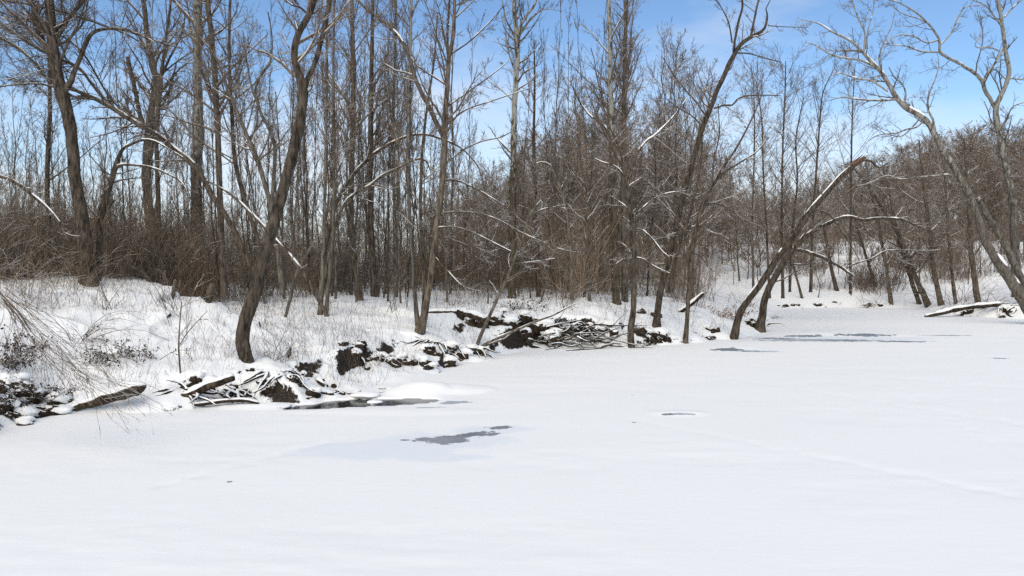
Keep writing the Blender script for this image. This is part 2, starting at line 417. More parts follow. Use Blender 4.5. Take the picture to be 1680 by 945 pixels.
def ground_raw(x, y, detail=True):
    x = np.asarray(x, float); y = np.asarray(y, float); shp = x.shape
    x = x.ravel(); y = y.ravel()
    wx = x + 0.55 * fbm(x * 0.9, y * 0.9, 3, 3); wy = y + 0.55 * fbm(x * 0.9, y * 0.9, 8, 3)
    D, st = bank_dist(wx, wy)
    i = np.clip(st.astype(int), 0, len(BL) - 2); f = st - i
    seg = np.clip(np.searchsorted(DD, D) - 1, 0, len(DD) - 2)
    g = np.clip((D - DD[seg]) / (DD[seg + 1] - DD[seg]), 0, 1)
    def prof(B):
        lo = B[i, seg] * (1 - g) + B[i, seg + 1] * g; hi = B[i + 1, seg] * (1 - g) + B[i + 1, seg + 1] * g
        return lo * (1 - f) + hi * f
    cut = np.clip(fbm(x * 0.75, y * 0.75, 61, 3) * 4.0 + 0.70 + 0.35 * ((st > 8.6) & (st < 11.6)) + 0.35 * ((st > 13.2) & (st < 15.6)), 0, 1); z = prof(BH) * cut + prof(BHS) * (1 - cut)
    z = np.where(D < 0, np.maximum(D * 0.5, -0.6), z)
    pxx = CX + x / np.maximum(y, 1) * F
    H = np.interp(pxx, [1080, 1250, 1400, 1500, 1680, 2100], [0, 2.5, 6.0, 8.0, 11.0, 13.0])
    s = np.clip((y - 62) / 65, 0, 1); z = z + H * s * s * (3 - 2 * s)
    if detail:
        k = np.clip(D / 0.6, 0, 1)
        far = np.clip((45 - y) / 25, 0, 1)
        z = z + k * (0.10 * fbm(x * 1.3, y * 1.3, 21, 4) + far * 0.085 * np.maximum(fbm(x * 3.6, y * 3.6, 31, 3), -0.15))
        z = z + k * 0.35 * fbm(x * 0.16, y * 0.16, 41, 2) * np.clip(D / 6, 0, 1)
    return z.reshape(shp)
def gz(x, y): return float(ground_raw(np.array([x]), np.array([y]))[0])
def hit(x, y, lo=8.0, hi=130.0):
    """distance at which the line of sight through a pixel of the photograph meets the ground"""
    r = ray(x, y); d = np.concatenate([np.arange(lo, 45, 0.05), np.arange(45, hi, 0.5)])
    P = CAM + r[None] * (d / r[1])[:, None]
    g = np.maximum(ground_raw(P[:, 0], P[:, 1]), 0.0)
    k = np.argmax(P[:, 2] <= g)
    return float(d[k]) if P[k, 2] <= g[k] else hi

def ray_grid(cols, rows):
    X = (cols[None, :] - CX) / F * rows[:, None]; Y = np.repeat(rows[:, None], len(cols), 1)
    return X, Y
def grid_faces(nr, nc):
    i = np.arange(nr - 1)[:, None] * nc; j = np.arange(nc - 1)[None, :]
    return np.stack([i + j, i + j + 1, i + j + nc + 1, i + j + nc], -1).reshape(-1, 4)

cols = np.concatenate([np.linspace(-2600, -240, 30), np.arange(-230, 1910, 4.2), np.linspace(1920, 4200, 30)])
rows = np.concatenate([np.linspace(-30, 8.0, 12), 8.1 * 1.0062 ** np.arange(0, 262), 41.5 * 1.03 ** np.arange(0, 60)])
rows = rows[rows < 240]
rr_ = np.maximum(rows, 8.0)
X = (cols[None, :] - CX) / F * rr_[:, None]; Y = np.repeat(rows[:, None], len(cols), 1)
Z = ground_raw(X, Y)
gx, gy = X, Y
V = np.stack([gx, gy, Z], -1).reshape(-1, 3); Fg = grid_faces(len(rows), len(cols))
keep = (V[:, 2][Fg].max(1) > -0.35); Fg = Fg[keep]
me = mesh_np('snow_bank', V, Fg); me.materials.append(M['bank'])
o = bpy.data.objects.new('snow_covered_bank', me); C.objects.link(o); kind(o, 'structure')
# far ground sheet out to the horizon
m = MB(); m.add(np.array([[-900, -300, -1.2], [900, -300, -1.2], [900, 1500, -1.2], [-900, 1500, -1.2]], float), np.array([[0, 1, 2, 3]]))
kind(m.build('ground', M['snow']), 'structure')

# ------------------------------------------------------------------ the frozen river
def E(x, y, wx, wy, an=0.0):
    p = ice_pt(x, y); return (p[0], p[1], wx, wy, an)
dark_e = [E(735, 723, .54, .34, .25), E(775, 714, .40, .19, .5), E(815, 704, .32, .16, .2), E(806, 715, .25, .12, .3), E(700, 723, .28, .16, .3),
          E(665, 724, .12, .07),
          E(1195, 575.5, .62, .26), E(1232, 577, .4, .16), E(1270, 556, .9, .28), E(1320, 553, .9, .26), E(1420, 552, 1.3, .36), E(1390, 560, 1.4, .24), E(1480, 561, 1.2, .3),  # narrow slits: wet edges and the shadow of snow ledges, both in the colour
          E(1095, 683, .16, .06), E(1640, 589, .3, .12), E(376, 793, .05, .04), E(1040, 695, .05, .04), E(1038, 650, .05, .04)]
mid_e = [E(745, 662, .45, .18, .2), E(705, 671, .4, .08, .2), E(1250, 578, .8, .14), E(1340, 559, 2.6, .5), E(1115, 683, .3, .05), E(1550, 551, 1.2, .2)]
halo_e = [E(690, 732, 1.7, 1.0, .2), E(600, 735, 1.3, .6, .2), E(800, 708, 1.0, .4, .3), E(1240, 576, 1.4, .4), E(1400, 557, 4.0, 1.0), E(720, 752, 1.0, .35)]
WATER = [E(595, 661, 1.1, .34, .12), E(525, 668, .6, .24, .16), E(668, 659, .55, .30, .08)]
rows = np.concatenate([np.linspace(-28, 2.9, 10), 3.0 * 1.0085 ** np.arange(0, 330)]); rows = rows[rows < 50]
cols = np.concatenate([np.linspace(-1500, -60, 60), np.arange(-50, 1740, 6), np.linspace(1750, 3200, 50)])
rr_ = np.maximum(rows, 9.0)
X = (cols[None, :] - CX) / F * rr_[:, None]; Y = np.repeat(rows[:, None], len(cols), 1)
Z = 0.016 * fbm(X * 0.5, Y * 1.1, 5, 4) + 0.010 * fbm(X * 1.6 + Y * .5, Y * 4.6, 15, 3) + 0.02
def ell(X, Y, e):
    ca, sa = math.cos(e[4]), math.sin(e[4]); dx = X - e[0]; dy = Y - e[1]
    return np.hypot((dx * ca + dy * sa) / e[2], (-dx * sa + dy * ca) / e[3])
wn_ = 0.35 * fbm(X * 2.2, Y * 4.0, 77, 3)
for e in WATER:
    q = ell(X, Y, e) + wn_; s = np.clip((1.12 - q) / 0.12, 0, 1); Z = np.minimum(Z, .02 - 0.12 * s)
for (x, y, a, b, h) in [(685, 645, .62, .42, .15), (735, 640, .9, .5, .10), (425, 668, .75, .25, .07), (1212, 573, .9, .3, .07), (1400, 550.5, 2.2, .5, .06), (1320, 551, 1.2, .4, .05), (1112, 680, .5, .2, .04), (640, 676, 1.6, .3, .025)]:
    q = ell(X, Y, E(x, y, a, b)) + 0.5 * wn_; Z += h * np.clip(1.15 - q, 0, 1) ** 0.5 * (q < 1.15)
for (x0, y0, x1, y1, n) in [(1130, 612, 1690, 700, 46), (1210, 600, 1690, 640, 40), (1040, 690, 1680, 820, 34), (1480, 640, 1690, 705, 24), (260, 800, 560, 720, 26), (1500, 660, 1690, 760, 18)]:
    for k in range(n):                                   # faint animal tracks
        t = k / n; p = ice_pt(x0 + (x1 - x0) * t + rng.normal() * 3, y0 + (y1 - y0) * t + rng.normal() * 1.2)
        Z -= 0.009 * np.exp(-((X - p[0]) ** 2 + (Y - p[1]) ** 2) / (2 * 0.07 ** 2))
V = np.stack([X, Y, Z], -1).reshape(-1, 3)
me = mesh_np('river_ice', V, grid_faces(len(rows), len(cols))); me.materials.append(ice_mat(dark_e, mid_e, halo_e))
o = bpy.data.objects.new('frozen_river', me); C.objects.link(o); kind(o, 'structure')
m = MB(); c0 = ice_pt(600, 662)
a = np.linspace(0, 2 * np.pi, 24, endpoint=False)
ring = np.stack([c0[0] - 0.05 + 3.2 * np.cos(a), c0[1] + 1.1 * np.sin(a), np.full(24, -0.012)], -1)
m.add(np.vstack([ring, ring * [1, 1, 0] + [0, 0, -.5]]), np.array([[i, (i + 1) % 24, 24 + (i + 1) % 24, 24 + i] for i in range(24)] + [[0, 2 * k + 1, 2 * k + 2, 2 * k + 3] for k in range(11)]))
kind(m.build('open_water', M['water'], smooth=False), 'structure')

# ------------------------------------------------------------------ snow caps
def snow_cap(mb, P, R, cover=1.0, thick=0.75, seed=0, S=7, minr=0.006):
    """ridge of snow lying along the upper side of a branch"""
    K = len(P); T = nrm(np.gradient(P, axis=0)); up = np.array([0, 0, 1.0])
    n = nrm(up - (T @ up)[:, None] * T)
    steep = np.abs(T[:, 2])
    s = np.concatenate([[0], np.cumsum(np.linalg.norm(np.diff(P, axis=0), axis=1))])
    g = noise2(s * 3.3 + seed * 7.7, s * 0 + seed, 91) + 0.5
    on = np.clip((g - (1 - cover)) * 4, 0, 1) * np.clip((0.97 - steep) * 6, 0, 1)
    g2 = noise2(s * 7.1 + seed * 3.7, s * 0 + seed + 5, 92) + 0.5; r = np.maximum(R * thick * (0.45 + 0.5 * g + 0.6 * g2) * on, 0.0)
    Q = P + n * (R * 0.62)[:, None] - n * ((1 - on) * R * 0.8)[:, None]
    r = np.where(r < minr, 0.0008, r)
    mb.tubes(Q, r, S)

def lumpy(P, R, amp=0.12, S=12, seed=0):
    """tube with an uneven outline"""
    V, Fq = tubes(P, R, S); K = len(P)
    V = V.reshape(K, S, 3); ctr = P[:, None, :]
    s = np.concatenate([[0], np.cumsum(np.linalg.norm(np.diff(P, axis=0), axis=1))])
    a = np.linspace(0, 2 * np.pi, S, endpoint=False)
    q = 1 + amp * 2 * (noise2(s[:, None] * 3 + seed * 13.1 + 0 * a, np.cos(a)[None] * 1.3 + np.sin(a)[None] * 2.1 + 0 * s[:, None], 55) +
                       0.5 * noise2(s[:, None] * 8 + seed * 3.1 + 0 * a, np.cos(a)[None] * 3.3 + np.sin(a)[None] * 2.7 + 0 * s[:, None], 56))
    return (ctr + (V - ctr) * q[:, :, None]).reshape(-1, 3), Fq

def poly(pts, d, dd_end=0.0):
    n = len(pts); P = []; R = []
    for k, p in enumerate(pts):
        q = d + dd_end * (k / max(n - 1, 1)) + (p[3] if len(p) > 3 else 0)
        P.append(px(p[0], p[1], q)); R.append(max(p[2], 0.6) * q / F / 2 * 0.87)
    return np.array(P), np.array(R)

def snow_lines(mb, lv, frac=0.5, thick=0.75):
    """thin broken lines of snow along the upper side of side branches"""
    for P, R in lv:
        if len(P) == 0: continue
        k = rng.random(len(P)) < frac; P = P[k]; R = R[k]
        if len(P) == 0: continue
        T = nrm(np.gradient(P, axis=1)); up = np.array([0, 0, 1.0]); n = nrm(up - T[..., 2:3] * T)
        on = np.clip((0.93 - np.abs(T[..., 2])) * 6, 0, 1) * (0.35 + 0.65 * (rng.random(P.shape[:2]) > 0.25)); r = np.maximum(R * thick, 0.005) * on
        mb.tubes(P + n * (R * 0.6)[..., None], np.maximum(r, 0.0006), 4)

def crown_levels(mb, src, spec, S=(5, 3, 3)):
    """spec: one dict per level; every level grows from the one above"""
    cur = src; allb = []
    for k, s in enumerate(spec):
        P, R = cur
        Q, q = spawn(P, R, **s); allb.append((Q, q))
        mb.tubes(Q, q, S[min(k, len(S) - 1)])
        cur = (Q, q)
    return allb

def tree(name, label, pts, limbs=(), d=None, lean=0.0, trunk='bark_brown', twig='twig', n1=18, t0=0.35, len1=0.28, n2=8, n3=5, ang=0.9,
         trop=0.06, snow=0.0, limb_n=8, cat='tree', group=None, flare=1.5, minr=0.0052, limb_dd=None, thick=0.75, broken=False, sink=0.25, limb_snow=None, lenl=0.4, wid=1.0):
    if d is None: d = hit(pts[0][0], pts[0][1])
    pts = [(q[0], q[1], q[2] * wid) + tuple(q[3:]) for q in pts]; P0, R0 = poly(pts, d, lean)
    base = P0[0].copy()
    # root flare and a foot that reaches into the ground
    T = nrm(P0[1] - P0[0]); foot = P0[0] - T * sink
    P0 = np.vstack([foot, P0]); R0 = np.concatenate([[R0[0] * flare], R0]); R0[1] *= (1 + flare) / 2
    L = np.linalg.norm(np.diff(P0, axis=0), axis=1).sum(); K = int(np.clip(L / 0.16, 10, 90))
    P, R = resample(P0, R0, K)
    P = P + 0.35 * R[:, None] * np.stack([noise2(np.arange(K) * 0.35, np.full(K, d * 3.3 + k), 60 + k) for k in range(3)], -1)
    if broken:
        Tn = nrm(P[-1] - P[-2]); P = np.vstack([P, P[-1] + Tn * 0.02]); R = np.append(R, 0.002)
    root = tag(empty(name, base), label, cat, group)
    mb = MB(); mb.add(*lumpy(P, R, 0.10, 10 if R.max() > 0.07 else 7, d)); tr = mb.build('trunk', M[trunk], root, base)
    sm = MB()
    if snow: snow_cap(sm, P, R, snow, thick, d)
    srcP, srcR = [], []; a, b = resample(P, R, 24); srcP.append(a); srcR.append(b)
    lp, lrr = [], []
    for k, l in enumerate(limbs):
        dd = (rng.random() - 0.5) * 1.6 if limb_dd is None else limb_dd[k]
        tp = l[0]                                   # depth of the limb's root: the trunk point nearest to it
        pp = np.array([[q[0], q[1]] for q in pts]); kk = np.argmin(np.hypot(pp[:, 0] - tp[0], pp[:, 1] - tp[1]))
        d0 = d + lean * kk / max(len(pts) - 1, 1)
        A, B = poly(l, d0, dd); B = B * wid; LK = int(np.clip(np.linalg.norm(np.diff(A, axis=0), axis=1).sum() / 0.12, 8, 60))
        A, B = resample(A, B, LK); A = A + 0.3 * B[:, None] * rng.normal(size=A.shape) * 0.3
        lm = MB(); lm.add(*lumpy(A, B, 0.08, 7, d + k)); lo = lm.build('limb', M[trunk], root, base)
        ls = snow if limb_snow is None else limb_snow
        if ls: sl = MB(); snow_cap(sl, A, B, ls * 0.85, thick, d + k); sl.build('snow_cap', M['snow'], lo, base)
        a, b = resample(A, B, 24); lp.append(a); lrr.append(b)
    cm = MB()
    s1 = dict(n=n1, t0=t0, t1=0.99, lr=len1, ang=ang, K=7, rr=0.42, wander=0.12, trop=trop, minr=minr * 1.6, maxlen=3.6)
    s2 = dict(n=n2, t0=0.15, t1=1.0, lr=0.42, ang=0.75, K=5, rr=0.55, wander=0.14, trop=trop, minr=minr, maxlen=1.6)
    s3 = dict(n=n3, t0=0.1, t1=1.0, lr=0.45, ang=0.7, K=3, rr=0.6, wander=0.22, trop=trop, minr=minr * 0.75, maxlen=0.8)
    n1 = n1 * 1.25; s1['n'] = n1; s2['n'] = n2 * 1.3; s3['n'] = n3 * 1.2
    fl = MB()
    if n1: snow_lines(fl, crown_levels(cm, (np.array(srcP), np.array(srcR)), [s1, s2, s3][:1 + (n2 > 0) + (n3 > 0)])[:1], .55)
    if lp and limb_n:
        q1 = dict(s1); q1.update(n=limb_n, t0=0.12, lr=lenl, shrink=0.4)
        snow_lines(fl, crown_levels(cm, (np.array(lp), np.array(lrr)), [q1, s2, s3][:1 + (n2 > 0) + (n3 > 0)])[:1], .5)
    if cm.n:
        co = cm.build('crown', M[twig], root, base)
        if fl.n: fl.build('snow_lines', M['snow'], co, base)['kind'] = 'stuff'
    if sm.n: sm.build('snow_cap', M['snow'], root, base)
    return root, (P, R)

# ------------------------------------------------------------------ the trees along the bank, one by one
tree('leaning_tree', 'thick dark tree leaning right, forked near the top, on the near snowy bank',
     [(405, 592, 25), (398, 560, 27), (404, 525, 26), (418, 480, 25), (436, 410, 23), (455, 345, 22), (472, 285, 21), (486, 230, 20), (494, 185, 19), (497, 148, 18),
      (488, 115, 13), (482, 88, 12.5), (489, 58, 12), (505, 28, 12), (516, 0, 11.5), (532, -60, 10), (548, -160, 7), (560, -260, 4)],
     limbs=[[(497, 150, 13), (505, 128, 10), (518, 100, 9), (526, 70, 9), (533, 40, 8.5), (540, 8, 8), (550, -40, 7), (575, -130, 4), (590, -220, 2)],
            [(506, 24, 4), (492, 12, 3.6), (478, 8, 3), (462, -8, 2.2)]],
     trunk='bark_dark', n1=22, t0=0.5, len1=0.2, snow=0.0, limb_snow=0.75, limb_n=9, flare=1.15, lean=0.6)

tree('tall_tree', 'tall stout dark tree with forked top at the far left bank',
     [(146, 466, 29), (142, 430, 27), (138, 390, 26), (130, 340, 23), (124, 290, 21), (119, 240, 20.5), (112, 195, 21), (102, 155, 22), (95, 125, 20), (88, 85, 18), (83, 40, 17), (79, 0, 16), (72, -80, 13), (66, -190, 8), (64, -280, 4)],
     limbs=[[(104, 150, 12), (116, 133, 11), (122, 118, 9), (131, 95, 8.5), (142, 68, 8), (152, 54, 7), (168, 48, 6), (190, 47, 5), (215, 52, 4.5), (242, 63, 4), (275, 73, 3), (300, 80, 2)],
            [(88, 90, 9), (72, 70, 9), (62, 45, 8), (55, 15, 7.5), (45, -20, 6), (36, -90, 3)], [(86, 62, 6), (100, 40, 5), (122, 18, 4), (140, -20, 3)]],
     trunk='bark_dark', n1=26, t0=0.45, len1=0.26, limb_n=10, n2=8, n3=5, limb_snow=0.3)

tree('slender_tree', 'slender straight dark tree between the left edge and the stout forked tree',
     [(80, 452, 9), (79, 380, 9), (78, 310, 8.5), (79, 250, 8), (81, 200, 7), (82, 140, 6.5), (80, 70, 5.5), (77, 0, 4.5), (74, -90, 3)], d=24, trunk='bark_dark', n1=20, t0=0.3, len1=0.2, n3=4)

tree('tall_tree', 'dark double-stemmed tree beside the pale mottled trunk, its left stem broken off',
     [(253, 456, 17), (251, 420, 16), (247, 380, 15), (242, 330, 16), (240, 290, 17), (242, 250, 18), (246, 210, 18), (252, 165, 14), (257, 135, 12), (251, 108, 12), (246, 80, 11), (241, 50, 9.5), (238, 20, 9), (233, -20, 8), (230, -110, 5), (228, -200, 3)],
     limbs=[[(240, 212, 9), (230, 190, 8.5), (223, 155, 8), (216, 125, 8), (209, 94, 7)], [(256, 140, 6), (268, 118, 5), (280, 92, 4), (296, 60, 3), (305, 20, 2)],
            [(248, 180, 6), (262, 168, 5), (276, 150, 4.5), (282, 132, 3.5), (290, 100, 2.5)]],
     trunk='bark_dark', n1=26, t0=0.35, len1=0.27, limb_n=10)
tree('slender_tree', 'thin grey trunk close behind the dark double-stemmed tree', [(263, 452, 9), (261, 380, 8.5), (259, 300, 8), (257, 230, 7.5), (262, 150, 7), (270, 80, 5), (280, 0, 4), (284, -60, 2)], d=26, n1=18, t0=0.3, len1=0.22)

tree('sycamore_tree', 'straight mottled trunk, brown with ivy stubs below and pale above, on left bank',
     [(326, 474, 21), (325, 430, 20), (324, 380, 20), (322, 320, 19.5), (322, 270, 20), (325, 232, 20), (326, 214, 22), (325, 190, 18), (324, 140, 16.5), (324, 80, 15.5), (323, 20, 14.5), (322, -60, 13), (320, -180, 10), (318, -320, 5)],
     limbs=[[(331, 128, 5), (345, 112, 4.5), (362, 100, 4), (380, 92, 3.5), (398, 88, 2.5)], [(333, 145, 5), (350, 154, 4.5), (372, 161, 4), (390, 158, 4), (408, 145, 4), (424, 130, 3.5), (438, 110, 3), (444, 95, 2.2)]],
     trunk='bark_pale', twig='twig', n1=22, t0=0.45, len1=0.17, limb_n=6, flare=1.15)
tree('slender_tree', 'slim brown tree just right of the pale mottled trunk', [(367, 474, 12), (364, 420, 11.5), (362, 350, 11), (359, 280, 11), (358, 220, 11), (354, 150, 11), (350, 90, 10), (345, 40, 9.5), (340, -10, 8.5), (335, -120, 6), (332, -220, 3)],
     d=23.5, trunk='bark_brown', n1=28, t0=0.3, len1=0.2)
tree('slender_tree', 'bowed slim tree curving up behind the leaning trunk', [(432, 452, 8), (424, 400, 8), (408, 350, 8), (394, 300, 8), (384, 250, 7.5), (381, 200, 7), (378, 140, 6), (376, 80, 5.5), (377, 20, 5), (380, -60, 3.5), (384, -140, 2)], d=24, trunk='bark_brown', n1=26, t0=0.25, len1=0.22)
tree('leaning_tree', 'snow-plastered grey tree leaning left behind the thick leaning trunk', [(462, 470, 9), (455, 400, 9), (444, 338, 9), (433, 296, 8.5), (419, 254, 8), (405, 222, 7), (392, 190, 6), (376, 150, 4.5), (360, 110, 3), (350, 80, 2)],
     limbs=[[(446, 335, 7), (450, 280, 6.5), (450, 235, 6), (440, 208, 5.5), (428, 185, 5.5), (419, 150, 5), (430, 120, 4), (444, 100, 3.5), (446, 60, 2.6), (440, 20, 2)], [(426, 180, 4), (412, 140, 3.5), (404, 95, 3), (398, 50, 2)]],
     d=22, trunk='bark_grey', n1=18, t0=0.45, len1=0.24, snow=0.75, limb_snow=0.8, limb_n=8, thick=0.6)

tree('bent_tree', 'small bent tree whose two limbs arch right under snow at left',
     [(158, 462, 13), (162, 410, 12.5), (165, 362, 12), (174, 325, 11), (184, 295, 9.5), (190, 272, 9), (195, 256, 8)],
     limbs=[[(195, 257, 6.5), (202, 244, 6), (216, 236, 5.5), (238, 229, 4.5), (255, 232, 3.5), (270, 240, 2.5), (300, 258, 2)], [(190, 274, 5.5), (204, 270, 5), (222, 271, 4.5), (245, 274, 4.2), (265, 281, 4), (282, 289, 3.5), (298, 299, 3), (308, 318, 2.2)]],
     trunk='bark_dark', n1=8, t0=0.5, len1=0.4, snow=0.0, limb_snow=1.0, limb_n=6, thick=0.75)

tree('fallen_tree', 'long fallen tree leaning up to the left across the trunks, snow along it',
     [(421, 452, 9), (402, 418, 10), (384, 377, 11), (367, 349, 12), (350, 325, 12), (333, 294, 13), (311, 265, 13.5), (284, 243, 12), (256, 221, 11.5), (226, 204, 11), (192, 182, 10), (160, 164, 9), (128, 150, 8), (110, 138, 6)],
     limbs=[[(190, 182, 6), (160, 150, 6), (130, 112, 6.5), (100, 98, 6.5), (62, 80, 6), (32, 60, 6), (0, 38, 5.5), (-40, 10, 4)], [(128, 150, 6), (100, 142, 6), (78, 130, 6), (58, 106, 6), (32, 80, 6), (0, 62, 6), (-40, 40, 5)],
            [(250, 88, 3), (215, 60, 3.4), (170, 42, 4), (125, 26, 4.5), (80, 14, 5), (40, 6, 5), (0, 0, 5), (-40, -6, 4)],
            [(160, 164, 4), (120, 158, 4), (80, 140, 4), (40, 138, 3.5), (0, 142, 3)], [(230, 206, 4), (180, 160, 4), (130, 80, 3.5), (60, 40, 3), (0, 20, 3)]],
     d=22.6, lean=-1.0, wid=.85, trunk='bark_brown', n1=24, t0=0.5, len1=0.22, limb_n=22, snow=0.8, limb_snow=0.8, thick=0.6, lenl=0.5, n2=9, n3=4, ang=0.65, trop=-0.01)

tree('fallen_tree', 'snow-covered thin fallen trunk slanting down to the right behind the leaning tree',
     [(530, 505, 7), (518, 484, 7), (506, 460, 7), (492, 440, 7), (475, 419, 6.8), (455, 397, 6.5), (435, 374, 6.2), (412, 350, 5.6), (388, 327, 4.8), (364, 309, 3.6), (338, 296, 2)],
     trunk='bark_brown', d=18.6, n1=9, t0=0.3, len1=0.14, n2=4, n3=3, snow=0.85, thick=0.75, flare=1.0)
tree('fallen_tree', 'short snowy pole crossing the slanting fallen trunk', [(472, 505, 6), (478, 482, 6), (482, 458, 6), (496, 432, 6), (506, 412, 5), (515, 396, 4)], d=18.9, trunk='bark_grey', n1=3, len1=0.3, n2=3, n3=0, snow=1.0, flare=1.0)
tree('slender_tree', 'thin white-barked pole right of the leaning trunk', [(466, 490, 4.5), (465, 440, 4.5), (464, 390, 4), (462, 320, 3.5), (458, 240, 3), (452, 150, 2)], trunk='bark_pale_low', n1=10, len1=0.15, n3=3)

tree('slender_tree', 'left one of two close pale poles behind the snowy slope', [(525, 517, 9), (528, 460, 8), (531, 400, 6.5), (533, 320, 6), (535, 240, 5.5), (536, 150, 5), (536, 60, 4.5), (537, -20, 4), (538, -160, 2.5)], trunk='bark_grey', n1=26, t0=0.3, len1=0.14, ang=0.7)
tree('slender_tree', 'right one of two close pale poles behind the snowy slope', [(535, 519, 7), (539, 470, 7), (545, 400, 6.5), (548, 310, 6), (548, 220, 5.5), (547, 120, 4.5), (548, 30, 4), (549, -60, 3), (550, -140, 2)], trunk='bark_grey', n1=24, t0=0.3, len1=0.14, ang=0.7)
tree('tall_tree', 'straight brown trunk in the crowded wood, left of centre', [(591, 496, 13), (585, 450, 12), (578, 400, 11), (576, 330, 10), (578, 260, 9.5), (579, 190, 9), (580, 120, 8.5), (578, 40, 7.5), (577, -40, 6.5), (576, -160, 4), (575, -240, 2)], d=25, n1=32, t0=0.3, len1=0.17, ang=0.65)
tree('tall_tree', 'straight dark trunk next right of the brown one, left of centre', [(616, 495, 14), (611, 430, 12), (608, 360, 11), (607, 290, 10.5), (608, 220, 10), (609, 150, 9), (610, 70, 7), (612, -10, 6), (614, -120, 3.5), (615, -190, 2)], d=27, trunk='bark_dark', n1=30, t0=0.35, len1=0.17, ang=0.65)
tree('slender_tree', 'thin straight sapling left of the pale wavy pole', [(650, 492, 7), (648, 400, 6), (646, 300, 5.5), (645, 200, 5), (648, 100, 4.5), (650, 0, 4), (652, -120, 2.5)], d=27, trunk='bark_grey', n1=30, t0=0.3, len1=0.15, ang=0.6)
tree('slender_tree', 'pale wavy pole rising from the multi-stemmed clump', [(686, 536, 9), (682, 500, 8.5), (679, 460, 7.5), (677, 420, 7), (672, 350, 6.5), (670, 290, 6.5), (671, 200, 6.5), (672, 120, 6), (674, 40, 5.5), (676, -40, 4.5), (678, -160, 2.5)], trunk='bark_pale_low', n1=28, t0=0.3, len1=0.16, ang=0.65)
tree('clump_tree', 'multi-stemmed tree with low snow-edged branches drooping right over the bank, centre',
     [(690, 546, 20), (697, 515, 13), (703, 480, 12), (709, 430, 12), (715, 380, 12), (722, 330, 11), (727, 270, 10.5), (730, 215, 10.5), (733, 150, 9), (736, 100, 8), (743, 60, 7), (746, 10, 6), (748, -60, 5), (752, -160, 3)],
     limbs=[[(728, 222, 9), (718, 205, 9), (703, 173, 8.5), (684, 136, 8), (672, 95, 7), (655, 62, 6.5), (632, 38, 6), (607, 20, 5), (586, 0, 4), (560, -30, 3)],
            [(736, 100, 5), (734, 55, 4.5), (737, 10, 4), (738, -60, 3)],
            [(716, 352, 4), (738, 348, 4), (765, 348, 3.8), (792, 352, 3.5), (822, 363, 3.2), (852, 380, 3), (883, 394, 2.8), (913, 407, 2.4), (945, 414, 1.6)],
            [(726, 296, 3.4), (748, 296, 3.2), (771, 305, 3), (804, 323, 2.6), (834, 343, 2)],
            [(712, 374, 3), (745, 372, 3), (772, 380, 2.6), (806, 396, 2.3), (838, 412, 1.6)], [(706, 388, 2.8), (735, 391, 2.6), (760, 400, 2.4), (795, 412, 2), (822, 424, 1.4)],
            [(731, 268, 3), (760, 246, 2.8), (790, 232, 2.5), (822, 225, 2), (840, 215, 1.5)], [(732, 205, 3), (765, 180, 2.8), (800, 168, 2.4), (838, 155, 1.8), (870, 145, 1.2)],
            [(734, 175, 3), (762, 155, 2.8), (800, 128, 2.4), (835, 100, 1.6)], [(738, 90, 3), (770, 68, 2.6), (800, 40, 2.2), (826, 10, 1.6)], [(712, 420, 2.6), (735, 445, 2.4), (760, 470, 2), (790, 478, 1.4)]],
     trunk='bark_brown', twig='twig', n1=22, t0=0.4, len1=0.24, limb_n=5, snow=0.0, limb_snow=0.75, thick=0.7, flare=1.2, lenl=0.3, n3=4)
tree('slender_tree', 'dark side stem of the multi-stemmed clump', [(693, 538, 9), (696, 480, 8), (693, 420, 7), (690, 340, 6), (692, 260, 5.5), (700, 180, 4.5), (712, 100, 3.5), (718, 20, 2.5)], trunk='bark_dark', n1=16, t0=0.3, len1=0.16)

tree('tall_tree', 'lone straight trunk with pale forked top against blue sky, centre',
     [(840, 492, 15), (840, 440, 14), (840, 380, 12.5), (841, 320, 12), (842, 260, 10.5), (843, 200, 10), (846, 150, 9.5), (848, 100, 9.5), (848, 62, 9), (845, 30, 8), (844, 0, 7.5), (847, -70, 6), (852, -160, 3.5)],
     limbs=[[(849, 62, 6), (855, 42, 5.5), (864, 26, 5), (873, 14, 4.5), (880, 0, 4), (892, -40, 3), (900, -90, 2)], [(852, 60, 3.4), (862, 45, 3), (872, 28, 2.8), (890, 17, 2), (910, 15, 1.4)],
            [(842, 110, 3), (832, 75, 2.8), (828, 30, 2.4), (820, -20, 2)], [(841, 165, 2.5), (825, 150, 2.3), (800, 130, 2), (792, 100, 1.4)]],
     d=27, trunk='bark_pale', twig='twig_pale', n1=18, t0=0.35, len1=0.12, limb_n=6, n2=5, n3=3, flare=1.2)

tree('arched_tree', 'bowed tree arching right with a thick snow ridge behind the poles, upper one',
     [(522, 470, 9), (535, 400, 9), (552, 335, 9), (568, 305, 9), (585, 281, 9), (598, 267, 9), (612, 254, 9), (632, 240, 8.5), (653, 230, 8), (675, 222, 7), (698, 221, 6.5), (721, 227, 6), (744, 236, 5), (765, 250, 4), (785, 275, 3), (795, 310, 2)],
     d=24, trunk='bark_brown', n1=16, t0=0.3, len1=0.2, n2=6, n3=4, snow=0.72, thick=0.7, wid=.68)
tree('arched_tree', 'bowed tree arching right with a thick snow ridge behind the poles, lower one',
     [(530, 470, 7), (548, 380, 7), (565, 335, 7), (584, 317, 7), (607, 304, 7), (630, 286, 6.5), (655, 275, 6), (671, 266, 6), (690, 260, 5.5), (700, 265, 4), (706, 280, 2.5)],
     d=23.5, trunk='bark_brown', n1=12, t0=0.35, len1=0.24, n2=5, n3=3, snow=0.75, thick=0.75, wid=.75)
